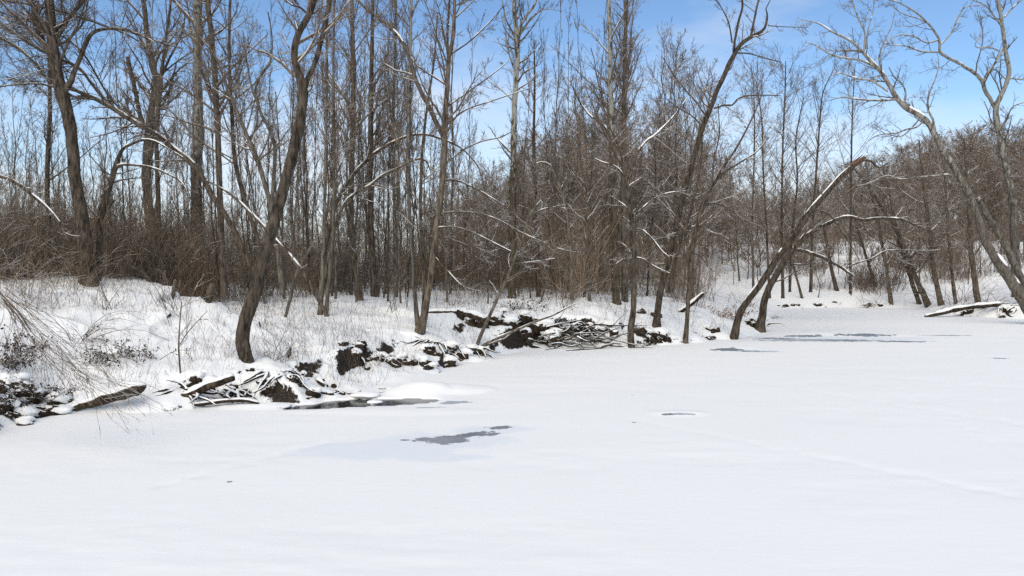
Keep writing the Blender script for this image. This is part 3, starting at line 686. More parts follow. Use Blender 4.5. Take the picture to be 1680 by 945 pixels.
tree('slender_tree', 'slim dark pole with a knot just right of the lone straight trunk', [(884, 492, 8), (882, 430, 7.5), (879, 370, 7), (878, 310, 6.5), (876, 250, 7), (876, 210, 5), (877, 160, 4), (877, 110, 3), (876, 70, 2)], d=28, trunk='bark_dark', n1=22, t0=0.35, len1=0.16)
tree('bent_tree', 'thin snow-coated bent sapling in the brown wood right of centre', [(938, 480, 6), (937, 440, 6), (936, 403, 5.5), (932, 370, 5.5), (928, 345, 5), (922, 315, 5), (913, 295, 4.5), (903, 272, 4), (890, 266, 3), (880, 268, 2)], d=26, trunk='bark_grey', n1=8, len1=0.2, n2=4, n3=3, snow=1.0, thick=0.9)
tree('sapling', 'thin snow-edged sapling leaning right from the upturned root stump', [(783, 566, 7), (790, 548, 7), (800, 525, 6.5), (816, 490, 6), (832, 455, 5.5), (844, 425, 5), (855, 398, 4.5), (864, 368, 4), (868, 355, 3.4), (878, 340, 2.4), (888, 328, 1.6)],
     limbs=[[(867, 358, 2.6), (880, 348, 2.4), (895, 342, 2), (918, 340, 1.5), (950, 345, 1)], [(857, 400, 2.6), (875, 396, 2.3), (895, 398, 2)], [(845, 432, 2.2), (870, 430, 2), (910, 424, 1.4)]],
     trunk='bark_grey', n1=8, len1=0.25, n2=4, n3=2, snow=0.8, thick=0.8, flare=1.0)
tree('fallen_branch', 'long bare branch sweeping up right from the upturned root stump', [(786, 572, 6), (800, 562, 6), (820, 553, 5.5), (850, 540, 5), (880, 527, 4.5), (910, 516, 3.6), (932, 504, 2.6), (945, 498, 1.6)],
     limbs=[[(790, 568, 4), (808, 563, 4), (826, 556, 3), (838, 548, 2)]], trunk='bark_grey', n1=4, len1=0.2, n2=3, n3=0, snow=0.7, cat='branch', flare=1.0, thick=0.6, limb_n=0)

tree('tall_tree', 'pale-topped tall trunk, left of a close pair right of centre', [(1012, 502, 14), (1010, 450, 13), (1008, 390, 12), (1007, 320, 11), (1006, 260, 9.5), (1004, 200, 9), (1002, 140, 8.5), (1001, 80, 7.5), (999, 20, 7), (998, -40, 6), (996, -140, 4), (995, -220, 2)], d=27, trunk='bark_pale', n1=30, t0=0.35, len1=0.18, ang=0.7)
tree('tall_tree', 'brown tall trunk, right of a close pair right of centre', [(1025, 500, 11), (1024, 440, 10), (1023, 370, 9.5), (1022, 300, 9), (1023, 230, 8.5), (1024, 160, 8), (1025, 90, 7.5), (1027, 20, 7), (1030, -50, 5.5), (1034, -150, 3)], d=27.6, trunk='bark_grey', n1=28, t0=0.35, len1=0.18, ang=0.7)
tree('riverside_tree', 'small forked tree with snowy crooks standing at the ice edge',
     [(1036, 571, 12), (1035, 545, 12), (1039, 510, 11), (1041, 480, 10.5), (1043, 445, 9.5), (1041, 410, 9), (1039, 375, 9), (1034, 345, 8.5), (1030, 318, 8), (1028, 300, 7.5)],
     limbs=[[(1029, 302, 6), (1022, 275, 5.5), (1012, 257, 5), (1005, 243, 5), (1000, 222, 4.5), (985, 200, 4), (968, 190, 3.5), (950, 165, 2.5), (938, 140, 1.6)], [(1029, 302, 6), (1034, 285, 5.5), (1042, 262, 5), (1050, 244, 4.8), (1060, 232, 4), (1074, 222, 3.5), (1092, 205, 3), (1110, 185, 2.5), (1128, 160, 1.6)],
            [(1022, 275, 4), (1018, 250, 3.5), (1010, 230, 3), (1003, 214, 2.6), (990, 190, 2)], [(1026, 292, 3.5), (1016, 278, 3.2), (1005, 271, 3), (988, 266, 2.6), (976, 260, 2)], [(1042, 353, 3), (1058, 338, 2.8), (1078, 323, 2.6), (1100, 316, 2.4), (1125, 313, 1.6)],
            [(1040, 352, 2.6), (1026, 338, 2.4), (1012, 328, 2), (1000, 320, 1.5)], [(1042, 376, 3), (1055, 378, 2.8), (1072, 394, 2.6), (1084, 410, 2.4), (1098, 422, 1.5)], [(1043, 422, 2.4), (1056, 425, 2.2), (1072, 436, 2), (1098, 448, 1.4)], [(1042, 424, 2.4), (1026, 424, 2.2), (1012, 432, 1.8), (1006, 440, 1.2)]],
     trunk='bark_dark', n1=6, t0=0.5, len1=0.2, limb_n=8, snow=0.0, limb_snow=0.9, thick=0.85, lenl=0.45, flare=1.25)
tree('leaning_tree', 'dark tree leaning far right over the ice with open forked crown',
     [(1078, 536, 15), (1079, 515, 13), (1082, 490, 12), (1088, 460, 12), (1097, 425, 12), (1106, 385, 11.5), (1116, 340, 11), (1128, 293, 10.5), (1139, 257, 10), (1148, 225, 9.5), (1158, 195, 9.5), (1173, 158, 9), (1189, 122, 8.5), (1203, 92, 8), (1214, 75, 7.5), (1231, 61, 7), (1246, 53, 5.5), (1255, 45, 4.5), (1259, 25, 3.5), (1256, 16, 2), (1264, 0, 1.5)],
     limbs=[[(1203, 93, 5), (1206, 65, 4.5), (1213, 30, 4.5), (1218, 10, 4), (1214, -30, 3.5), (1218, -100, 2)], [(1231, 61, 4.5), (1236, 40, 4), (1241, 15, 3.8), (1247, -15, 3), (1256, -80, 2)], [(1172, 178, 4), (1186, 173, 4), (1202, 172, 3.6), (1210, 163, 3.4), (1222, 158, 3), (1245, 156, 2.4), (1280, 157, 1.6)],
            [(1208, 87, 3), (1230, 88, 2.6), (1255, 95, 2.2), (1282, 102, 1.5)], [(1260, 42, 2), (1285, 44, 1.6), (1325, 45, 1)], [(1158, 190, 3.4), (1140, 165, 3), (1118, 140, 2.6), (1100, 115, 2), (1088, 95, 1.4)], [(1150, 205, 3), (1135, 190, 2.6), (1110, 175, 2.2), (1090, 160, 1.4)], [(1201, 70, 3), (1196, 40, 2.6), (1185, 15, 2), (1170, -5, 1.5)]],
     trunk='bark_dark', n1=9, t0=0.6, len1=0.16, limb_n=8, snow=0.0, n2=5, n3=3, lenl=0.35)
tree('slender_tree', 'slim tree at the ice edge bending right above, left of the leaning broken trunks',
     [(1124, 563, 9), (1127, 530, 8.5), (1129, 490, 8), (1132, 445, 8), (1135, 413, 7.5), (1143, 373, 7), (1150, 342, 6.5), (1160, 322, 6), (1172, 300, 5.5), (1190, 270, 4.5), (1205, 248, 4), (1222, 218, 3.5), (1240, 180, 2.6), (1252, 150, 1.6)],
     limbs=[[(1172, 300, 4), (1188, 283, 3.8), (1212, 268, 3.2), (1240, 250, 2.5), (1262, 225, 1.8)], [(1152, 340, 3.5), (1168, 333, 3), (1186, 338, 2.6), (1204, 348, 2.2), (1220, 366, 1.4)], [(1135, 372, 3), (1150, 372, 2.8), (1166, 380, 2.4), (1196, 394, 1.5)], [(1132, 414, 2.6), (1148, 420, 2.3), (1160, 434, 2), (1172, 446, 1.3)], [(1146, 358, 4), (1165, 318, 3.5), (1172, 260, 3), (1180, 220, 2.4), (1178, 170, 1.5)]],
     trunk='bark_dark', n1=14, t0=0.4, len1=0.2, limb_n=7, limb_snow=0.7, lenl=0.4)
tree('leaning_tree', 'thin straight pole leaning parallel against the dark leaning tree', [(1098, 470, 6), (1110, 420, 6), (1120, 385, 5.5), (1132, 350, 5), (1142, 310, 4.5), (1150, 270, 3.5), (1152, 230, 2.4)], d=25.5, trunk='bark_dark', n1=10, len1=0.2, n3=3, snow=0.5)

A, _ = tree('broken_tree', 'snow-topped trunk leaning right over the ice, snapped off at its splintered tip',
     [(1204, 556, 18), (1209, 530, 16), (1216, 510, 15), (1234, 484, 14.5), (1257, 452, 14), (1277, 421, 13.5), (1302, 388, 13), (1327, 350, 12.5), (1352, 321, 12), (1378, 292, 11.5), (1400, 272, 11)],
     limbs=[[(1410, 266, 5), (1418, 263, 4.5), (1428, 264, 4), (1436, 271, 3.5), (1441, 275, 3), (1452, 270, 2.5), (1464, 262, 1.5)], [(1344, 345, 3.5), (1355, 349, 3.2), (1364, 356, 3), (1376, 372, 2.6), (1393, 398, 2.2), (1411, 428, 1.5)],
            [(1394, 284, 3), (1395, 298, 2.6), (1402, 305, 2.2), (1420, 303, 2), (1450, 292, 1.5), (1475, 290, 1)]],
     trunk='bark_dark', n1=2, t0=0.6, len1=0.08, n2=3, n3=0, limb_n=3, snow=0.9, limb_snow=0.7, thick=0.5, flare=1.2, limb_dd=[0.2, 0.5, -0.4], broken=True, wid=0.86)
dA = hit(1204, 556)
mb = MB(); tip = []
for k in range(9):
    a0 = px(1398 + rng.normal() * 2.5, 274 + rng.normal() * 2.5, dA + rng.normal() * 0.05); a1 = px(1414 + rng.random() * 12, 262 - rng.random() * 10, dA + rng.normal() * 0.05)
    Pq, Rq = resample([a0, (a0 + a1) / 2, a1], [0.05, 0.035, 0.006], 6); mb.tubes(Pq, Rq, 4)
mb.build('splintered_tip', M['wood'], A, np.array(A.location), smooth=False)
tree('leaning_tree', 'second trunk leaning behind the snapped one, with a long snowy bough reaching right',
     [(1248, 543, 20), (1250, 520, 16), (1253, 500, 15), (1264, 466, 14), (1282, 438, 13.5), (1302, 409, 12), (1318, 393, 10), (1332, 380, 9.5), (1348, 371, 8.5), (1363, 364, 8), (1378, 358, 7.5), (1394, 356, 7), (1418, 361, 6.5), (1444, 358, 6), (1480, 360, 5), (1502, 370, 4), (1535, 383, 2)],
     limbs=[[(1300, 408, 8), (1312, 410, 8), (1328, 415, 7.5), (1353, 424, 7), (1379, 438, 6), (1392, 447, 5), (1400, 453, 3.5)], [(1386, 442, 3), (1400, 434, 3), (1430, 424, 2.6), (1452, 412, 2.4), (1480, 410, 2), (1530, 411, 1.8), (1565, 404, 1.2)],
            [(1398, 451, 2.6), (1394, 470, 2.2), (1397, 485, 2)], [(1284, 438, 4), (1292, 430, 3.6), (1302, 434, 3), (1330, 432, 2), (1340, 428, 1.4)], [(1272, 462, 3.5), (1285, 458, 3), (1300, 448, 2.4), (1320, 440, 1.5)], [(1416, 362, 2.4), (1418, 374, 2.2), (1432, 388, 2), (1446, 397, 1.4)], [(1310, 396, 3), (1325, 378, 2.8), (1345, 362, 2.6), (1360, 350, 1.6)]],
     trunk='bark_dark', n1=6, t0=0.5, len1=0.14, n2=4, n3=2, limb_n=5, snow=0.75, limb_snow=0.85, thick=0.6, lenl=0.3, wid=0.88)

tree('sycamore_tree', 'big pale sycamore leaning left over the river from the right edge',
     [(1690, 508, 30), (1672, 480, 25), (1656, 456, 22), (1629, 418, 18), (1613, 388, 16), (1602, 350, 15), (1588, 316, 14), (1573, 288, 13.5), (1553, 256, 12.5), (1537, 228, 12), (1524, 203, 11.5), (1506, 187, 11.5), (1486, 177, 11.5), (1469, 158, 10), (1457, 137, 9), (1444, 116, 8), (1428, 99, 7), (1414, 84, 6), (1402, 72, 5), (1388, 63, 4.5), (1363, 51, 3.6), (1342, 38, 2.8), (1314, 32, 1.6)],
     limbs=[[(1436, 110, 5), (1412, 99, 4.5), (1378, 94, 4), (1357, 86, 3.6), (1342, 76, 3), (1322, 69, 2)], [(1414, 84, 3.6), (1390, 82, 3.4), (1372, 84, 3), (1355, 80, 2)], [(1470, 163, 5), (1441, 165, 4.5), (1408, 163, 4), (1380, 160, 3), (1356, 166, 1.6)],
            [(1456, 150, 4.5), (1430, 133, 4), (1404, 128, 3.5), (1380, 120, 2.5), (1365, 124, 1.5)], [(1417, 84, 4), (1419, 55, 3.6), (1408, 30, 3.2), (1400, 5, 3), (1395, -30, 2)], [(1420, 80, 3), (1424, 50, 2.6), (1432, 20, 2.2), (1436, -15, 1.6)],
            [(1516, 196, 4), (1505, 208, 3.6), (1488, 212, 3.4), (1470, 218, 3), (1440, 222, 2.4), (1420, 235, 1.5)], [(1512, 190, 3.5), (1500, 205, 3), (1485, 220, 2.6), (1474, 224, 2), (1455, 220, 1.4)], [(1482, 178, 4), (1486, 155, 3.5), (1480, 138, 3), (1468, 128, 2.6), (1458, 110, 2)], [(1534, 214, 6), (1530, 195, 5), (1522, 178, 4.5), (1524, 155, 3.4), (1534, 130, 3), (1540, 110, 2), (1539, 95, 1.3)],
            [(1571, 288, 4), (1550, 287, 4), (1515, 290, 3.6), (1478, 294, 3.2), (1455, 288, 2.6), (1425, 300, 2), (1400, 306, 1.4)], [(1605, 330, 5), (1622, 318, 4), (1640, 300, 3), (1660, 285, 2)], [(1448, 120, 3.4), (1442, 95, 3), (1450, 70, 2.6), (1462, 45, 2.2), (1468, 20, 1.6)]],
     d=31, trunk='bark_pale_low', twig='twig_pale', n1=12, t0=0.5, len1=0.1, limb_n=9, n2=5, n3=3, snow=0.7, limb_snow=0.5, lenl=0.4, flare=1.15, limb_dd=None, trop=0.03, wid=0.85)
tree('sycamore_tree', 'snowy second stem just right of the big leaning sycamore', [(1702, 506, 18), (1677, 458, 13), (1660, 425, 12), (1646, 398, 11), (1630, 372, 10), (1613, 341, 9), (1602, 325, 8)], d=31.3, trunk='bark_pale_low', n1=6, len1=0.15, n2=4, n3=3, snow=0.7)
tree('sycamore_tree', 'upright forking sycamore at right with pale boughs spreading left across sky',
     [(1668, 478, 17), (1665, 400, 16), (1661, 330, 15), (1650, 270, 13), (1640, 225, 12), (1634, 180, 11.5), (1642, 158, 10), (1650, 140, 9), (1656, 115, 8.5), (1650, 86, 8), (1646, 52, 7.5), (1640, 14, 7), (1634, -30, 6), (1628, -110, 3)],
     limbs=[[(1633, 178, 8), (1626, 165, 8), (1616, 148, 8), (1612, 135, 8), (1602, 122, 7.5), (1588, 113, 7), (1568, 101, 6.5), (1552, 93, 6), (1542, 85, 6), (1541, 66, 5), (1532, 50, 4.5), (1522, 38, 4), (1502, 20, 3.5), (1471, 3, 2.5), (1440, -5, 1.6)],
            [(1613, 136, 6), (1620, 120, 5.5), (1632, 104, 5), (1646, 80, 4.5)], [(1540, 66, 4), (1520, 70, 3.5), (1500, 60, 3), (1475, 58, 2.5), (1450, 72, 1.5)], [(1541, 86, 4), (1510, 84, 3.5), (1490, 76, 3), (1460, 74, 2)], [(1542, 74, 3.6), (1560, 55, 3.2), (1572, 28, 3), (1584, 12, 2.4), (1612, 8, 1.5)],
            [(1640, 84, 3.5), (1625, 78, 3), (1600, 76, 2.6), (1610, 50, 2), (1604, 20, 1.5)], [(1645, 45, 4), (1632, 28, 3.5), (1618, 10, 3), (1596, 0, 2)], [(1648, 28, 4), (1662, 12, 3.5), (1676, 0, 3), (1700, -20, 2)], [(1526, 40, 3), (1505, 30, 2.6), (1480, 22, 2), (1455, 4, 1.5)], [(1654, 128, 3.5), (1672, 130, 3), (1695, 132, 2)], [(1642, 215, 4), (1652, 195, 3.5), (1662, 175, 3), (1690, 165, 2)]],
     d=35, trunk='bark_pale_low', twig='twig_pale', n1=16, t0=0.4, len1=0.12, limb_n=8, n2=5, n3=3, snow=0.0, limb_snow=0.4, lenl=0.3, trop=0.03, wid=0.85)
for k, (lab, pts, d) in enumerate([
    ('thin dark sapling pole left of the snapped trunk, tallest there', [(1284, 480, 7), (1283, 400, 6), (1283, 300, 5), (1285, 220, 4.5), (1288, 150, 3.5), (1289, 100, 2)], 33),
    ('thin sapling pole rising behind the middle of the snapped trunk', [(1330, 470, 7), (1334, 360, 6), (1340, 270, 5), (1345, 200, 4), (1351, 150, 3), (1370, 110, 1.6)], 33),
    ('slim pole rising behind the splintered tip of the snapped trunk', [(1395, 470, 6), (1396, 330, 5), (1397, 240, 4), (1399, 170, 3), (1403, 105, 1.5)], 36),
    ('slender twin-topped sapling left of the tallest sapling pole', [(1262, 480, 6), (1258, 380, 5), (1252, 280, 4.5), (1250, 200, 3.5), (1240, 130, 2)], 31),
    ('leaning thin sapling between the tall pole and the snapped trunk', [(1296, 470, 6), (1300, 380, 5), (1308, 300, 4.5), (1306, 230, 3.6), (1318, 160, 2)], 34),
    ('pale spindly sapling over the brown wood right of the dark leaning tree', [(1236, 470, 6), (1234, 380, 5), (1236, 300, 4.5), (1238, 210, 3.6), (1236, 140, 2.5), (1232, 105, 1.5)], 32)]):
    tree('sapling', lab, [(a, b, c * .72) for a, b, c in pts], d=d, trunk='bark_dark' if k < 5 else 'bark_grey', n1=36, t0=0.25, len1=0.27, n2=6, n3=4, ang=0.75, trop=0.06, minr=0.0055)

tree('fallen_branch', 'long snowy branch slanting down from the left edge into the shrubs', [(-60, 262, 7), (-20, 280, 7), (0, 289, 7), (25, 299, 7), (51, 319, 6.5), (76, 339, 6), (101, 370, 5), (112, 395, 3)], d=17, trunk='bark_dark', n1=10, t0=.2, len1=.2, n2=5, n3=3, snow=.7, thick=.6, cat='branch', flare=1.0)
# far bank trees standing in the snow slope
FB = [([(1508, 498, 10), (1492, 450, 9.5), (1480, 410, 9), (1465, 370, 8), (1440, 330, 7), (1420, 300, 5), (1395, 270, 3)], 'dark leaning tree forking left on the far bank'),
      ([(1522, 500, 13), (1504, 460, 12), (1492, 430, 11), (1482, 400, 10), (1470, 370, 8), (1462, 330, 6), (1450, 280, 4)], 'thick dark double tree leaning left at the far ice edge'),
      ([(1545, 500, 13), (1536, 465, 12), (1530, 430, 11.5), (1526, 390, 10), (1520, 340, 8), (1512, 280, 6), (1508, 230, 3)], 'straight stout tree on the far bank near the half-buried log'),
      ([(1462, 498, 9), (1455, 450, 8.5), (1448, 405, 8), (1440, 360, 7), (1428, 310, 5), (1420, 260, 3)], 'slim dark tree leaning left on the far snow slope'),
      ([(1373, 478, 9), (1366, 450, 8.5), (1358, 410, 8), (1352, 370, 6), (1345, 330, 4), (1340, 290, 2)], 'dark tree on a hummock below the snowy bough'),
      ([(1316, 490, 6), (1308, 460, 5.5), (1300, 430, 5), (1292, 390, 4), (1285, 350, 3)], 'thin pole leaning left at the head of the river bend'),
      ([(1604, 500, 13), (1598, 450, 12), (1592, 400, 11), (1590, 340, 9), (1585, 280, 6), (1582, 230, 3)], 'stout brown tree behind the leaning sycamore'),
      ([(1436, 470, 7), (1424, 430, 6.5), (1412, 390, 6), (1402, 350, 5), (1394, 310, 3)], 'slim leaning tree high on the far snow slope'),
      ([(1568, 498, 8), (1562, 450, 7), (1558, 400, 6.5), (1553, 340, 5), (1550, 280, 3)], 'slim brown tree right of the straight stout far-bank tree')]
for pts, lab in FB:
    tree('far_bank_tree', lab, pts, trunk='bark_brown', n1=20, t0=0.25, len1=0.25, n2=6, n3=4, minr=0.006, snow=0.3, group='trees along the far bank', wid=.74)

# ------------------------------------------------------------------ the wood behind: prototype bare trees, copied one by one
SNOWM = []
def proto(H, r, nb, dense, spread, trop, crooked, ang):
    K = 14; z = np.linspace(0, H, K)
    P = np.stack([np.cumsum(rng.normal(size=K) * crooked), np.cumsum(rng.normal(size=K) * crooked), z], -1); P -= P[0]; P[0, 2] = -0.5
    R = r * .88 * np.linspace(1, 0.12, K); R[0] *= 1.3
    t = MB(); t.tubes(P, R, 6)
    c = MB(); Pa, Ra = resample(P, R, 24)
    s1 = dict(n=nb, t0=0.25, t1=0.99, lr=spread, ang=ang, K=6, rr=0.45, wander=0.10, trop=trop, minr=0.0105, shrink=0.65)
    s2 = dict(n=dense, t0=0.12, t1=1.0, lr=0.42, ang=ang, K=4, rr=0.6, wander=0.12, trop=trop, minr=0.0078)
    s3 = dict(n=dense * 0.6, t0=0.1, t1=1.0, lr=0.45, ang=0.65, K=3, rr=0.7, wander=0.18, trop=trop, minr=0.006)
    lv = crown_levels(c, (Pa[None], Ra[None]), [s1, s2, s3], S=(4, 3, 3)); f = MB(); snow_lines(f, lv[:1], .6, .9); snow_lines(f, lv[1:2], .22, .9)
    fm = f.mesh('wood_snow'); fm.materials.append(M['snow']); SNOWM.append(fm); return t.mesh('wood_trunk'), c.mesh('wood_crown'), H
PROTO = [proto(11, .08, 30, 8, .26, .07, .08, .7), proto(12, .095, 30, 8, .26, .08, .10, .7), proto(9, .055, 28, 7, .20, .10, .06, .6), proto(13, .08, 40, 6, .15, .10, .06, .55),
         proto(10, .07, 30, 8, .30, .05, .12, .75), proto(13, .065, 36, 6, .13, .12, .05, .5), proto(12, .06, 36, 6, .16, .12, .05, .55)]
pm = [('bark_brown', 'twig'), ('bark_grey', 'twig_warm'), ('bark_brown', 'twig_warm'), ('bark_grey', 'twig_warm'), ('bark_brown', 'twig'), ('bark_grey', 'twig_pale'), ('bark_dark', 'twig')]
for (t, c, H), (a, b) in zip(PROTO, pm):
    t.materials.append(M[a]); c.materials.append(M[b])
def wood_tree(i, x, y, h, label, group, name='woodland_tree', thin=1.0):
    t, c, H = PROTO[i]; s = h / H
    r = tag(empty(name, (x, y, gz(x, y) - 0.05)), label, 'tree', group)
    r.scale = (s * thin * (0.9 + 0.25 * rng.random()),) * 2 + (s,); r.rotation_euler = (rng.normal() * 0.05, rng.normal() * 0.05, rng.random() * 6.28)
    for nm, me in (('trunk', t), ('crown', c)):
        o = bpy.data.objects.new(nm, me); C.objects.link(o); o.parent = r
    f = bpy.data.objects.new('snow_lines', SNOWM[i]); C.objects.link(f); f.parent = o; f['kind'] = 'stuff'
YT_X = [-300, 0, 120, 300, 450, 600, 720, 770, 830, 870, 930, 1000, 1080, 1150, 1190, 1240, 1300]
YT_Y = [60, 90, 190, 120, 110, 40, 110, 240, 270, 190, 120, 120, 60, 130, 230, 290, 300]
ZONES = [(60, 'at the far left edge'), (135, 'behind the stout forked tree'), (250, 'left of the dark double-stemmed tree'), (322, 'just left of the pale mottled trunk'), (400, 'right of the pale mottled trunk'),
         (470, 'behind the thick leaning trunk'), (535, 'left of the two close pale poles'), (600, 'behind the two close pale poles'), (670, 'behind the straight brown and dark trunks'), (735, 'behind the multi-stemmed clump'),
         (840, 'left of the lone straight trunk'), (900, 'right of the lone straight trunk'), (1000, 'above the brush pile'), (1060, 'behind the close pair of tall trunks'), (1130, 'behind the dark leaning tree'), (1200, 'behind the slim ice-edge tree'), (2000, 'behind the snapped leaning trunk')]
COLS = ['brown', 'grey', 'brown', 'grey', 'brown', 'grey', 'dark']
placed = []; cnt = 0; tries = 0
while cnt < 215 and tries < 9000:
    tries += 1
    pxx = rng.uniform(-260, 1320); d = 24 + 40 * rng.random() ** 1.25
    if pxx < 740 and rng.random() < 0.35: continue
    x = (pxx - CX) / F * d
    D, st = bank_dist([x], [d])
    if D[0] < 3.0: continue
    if any((x - a) ** 2 + (d - b) ** 2 < 1.3 for a, b in placed): continue
    placed.append((x, d))
    yt = np.interp(pxx, YT_X, YT_Y) + rng.uniform(-10, 130)
    h = (425 - yt) * d / F + CAMZ - gz(x, d)
    h = max(h, 3.5)
    i = rng.integers(len(PROTO)) if pxx > 740 else rng.choice([2, 3, 5, 6, 3, 5, 6, 5])
    zone = next(t for e, t in ZONES if pxx < e)
    wood_tree(i, x, d, h, f"{'tall' if h > 9 else 'short'} {COLS[i]} bare tree {'deep' if d > 42 else 'forward'} in the wood, {zone}", f'bare trees in the wood {zone}'); cnt += 1
cnt = 0
while cnt < 44:
    pxx = rng.uniform(470, 1010) if cnt < 32 else rng.uniform(-40, 470); d = rng.uniform(23.5, 33); x = (pxx - CX) / F * d
    if 765 < pxx < 838 or 855 < pxx < 900 or bank_dist([x], [d])[0][0] < 4 or any((x - a) ** 2 + (d - b) ** 2 < .6 for a, b in placed): continue
    placed.append((x, d)); h = (425 - rng.uniform(-120, 120)) * d / F + CAMZ - gz(x, d); i = rng.choice([3, 5, 5, 6]); zone = next(t for e, t in ZONES if pxx < e)
    wood_tree(i, x, d, h, f"very slim tall {COLS[i]} pole near the bank, {zone}", f'bare trees in the wood {zone}', thin=.62); cnt += 1
ZONE2 = [(1330, 'at the head of the river bend'), (1420, 'below the splintered tip'), (1500, 'beyond the tip of the snowy bough'), (1580, 'behind the half-buried log'), (2000, 'behind the leaning sycamore')]
cnt = 0; tries = 0
while cnt < 85 and tries < 4000:
    tries += 1
    pxx = rng.uniform(1262, 1790); d = 43 + 30 * rng.random()
    x = (pxx - CX) / F * d; D, st = bank_dist([x], [d])
    if D[0] < 1.0: continue
    if any((x - a) ** 2 + (d - b) ** 2 < 1.6 for a, b in placed): continue
    placed.append((x, d)); yt = np.interp(pxx, [1260, 1330, 1420, 1520, 1650, 1800], [320, 315, 285, 250, 225, 210]) + rng.uniform(0, 110)
    i = rng.integers(len(PROTO)); zone = next(t for e, t in ZONE2 if pxx < e)
    wood_tree(i, x, d, max((425 - yt) * d / F + CAMZ - gz(x, d), 4), f"{COLS[i]} bare tree {'high' if d > 56 else 'low'} on the far slope, {zone}", f'bare trees on the far slope {zone}'); cnt += 1

# the far wood reads as one mass: low detail trees sharing a few meshes
def mass(name, label):
    o = empty(name, (0, 0, 0)); kind(o, 'stuff', label); return o
def far_lib(q, rs, nb, mat):
    lib = []
    for k in range(q):
        K = 6; H = 10.0
        P = np.stack([np.cumsum(rng.normal(size=K) * .2), np.cumsum(rng.normal(size=K) * .2), np.linspace(-0.5, H, K)], -1)
        R = np.linspace(.10, .025, K); c = MB(); c.tubes(P, R, 4); Pa, Ra = resample(P, R, 16)
        crown_levels(c, (Pa[None], Ra[None]), [dict(n=nb, t0=.12, t1=.99, lr=.34, ang=.75, K=4, rr=.5, wander=.15, trop=.07, minr=.018 * rs, shrink=.55),
                                               dict(n=11, t0=.1, t1=1, lr=.45, ang=.7, K=3, rr=.7, wander=.18, trop=.05, minr=.013 * rs),
                                               dict(n=4, t0=.1, t1=1, lr=.5, ang=.7, K=2, rr=.8, wander=.2, trop=.05, minr=.010 * rs)], S=(3, 3, 3))
        me = c.mesh('far_tree'); me.materials.append(M[mat]); lib.append(me)
    return lib
LIBW = far_lib(5, 1.25, 30, 'twig_warm')
def far_wood(name, label, n, pr, dr, ytop, lo=4, hi=17):
    root = mass(name, label)
    for k in range(n):
        pxx = pr[0] + (pr[1] - pr[0]) * (k + rng.random()) / n; d = dr[0] + (dr[1] - dr[0]) * rng.random(); x = (pxx - CX) / F * d
        yt = np.interp(pxx, ytop[0], ytop[1]) + rng.uniform(0, 45); g = gz(x, d)
        h = np.clip((425 - yt) * d / F + CAMZ - g, lo, hi); s = h / 10
        o = bpy.data.objects.new('far_trees', LIBW[rng.integers(5)]); C.objects.link(o); o.parent = root
        o.location = (x, d, g); o.scale = (s * 1.15, s * 1.15, s); o.rotation_euler = (0, 0, rng.random() * 6.28)
far_wood('far_hill_wood', 'brown leafless wood covering the far hill at right', 230, (1150, 1900), (74, 130), ([1150, 1250, 1330, 1420, 1500, 1650, 1900], [322, 312, 298, 258, 232, 205, 200]))
far_wood('far_level_wood', 'distant grey-brown leafless wood behind the near trees', 140, (-400, 1240), (62, 100), ([-400, 0, 300, 700, 780, 860, 1000, 1150, 1240], [380, 380, 365, 310, 290, 230, 180, 220, 300]))

far_wood('middle_wood', 'dense brown leafless wood behind the trees right of centre', 95, (740, 1330), (46, 66), ([740, 860, 950, 1100, 1180, 1260, 1330], [330, 270, 240, 250, 300, 335, 345]), 3.5, 12)
far_wood('far_slope_wood', 'leafless wood along the top of the far snow slope', 70, (1270, 1860), (62, 78), ([1270, 1330, 1420, 1520, 1650, 1860], [340, 325, 300, 275, 250, 240]), 3.5, 12)

# ------------------------------------------------------------------ brown thicket of thin stems
def clump(n, rad, hmin, hmax, mat, r0=.0075, sides=3.0, lean=.33):
    m = MB(); a = rng.random(n) * 6.28; q = rad * np.sqrt(rng.random(n))
    dirv = nrm(np.stack([rng.normal(size=n) * lean, rng.normal(size=n) * lean, np.ones(n)], -1))
    L = hmin + (hmax - hmin) * rng.random(n); K = 5; P = np.empty((n, K, 3)); P[:, 0] = np.stack([q * np.cos(a), q * np.sin(a), np.full(n, -.25)], -1)
    for k in range(1, K):
        dirv = nrm(dirv + rng.normal(size=(n, 3)) * 0.09); P[:, k] = P[:, k - 1] + dirv * (L / (K - 1))[:, None]
    R = (r0 * (0.7 + 0.8 * rng.random(n)))[:, None] * np.linspace(1, .5, K)[None]
    m.tubes(P, R, 3)
    Q, w_ = spawn(P, R, sides, .2, 1, .42, .55, 4, .75, .10, .05, r0 * .62); m.tubes(Q, w_, 3)
    Q, w_ = spawn(Q, w_, 1.6, .2, 1, .5, .6, 2, .8, .12, .04, r0 * .55); m.tubes(Q, w_, 3)
    me = m.mesh('thicket_clump'); me.materials.append(M[mat]); return me
CL = [clump(48, 0.9, 0.8, 3.3, q, r0=.0068) for q in ('thicket', 'twig_warm', 'thicket', 'twig', 'thicket', 'twig_pale')]
CLF = [clump(60, 1.3, 0.9, 2.8, 'twig_warm', r0=.012) for k in range(3)]
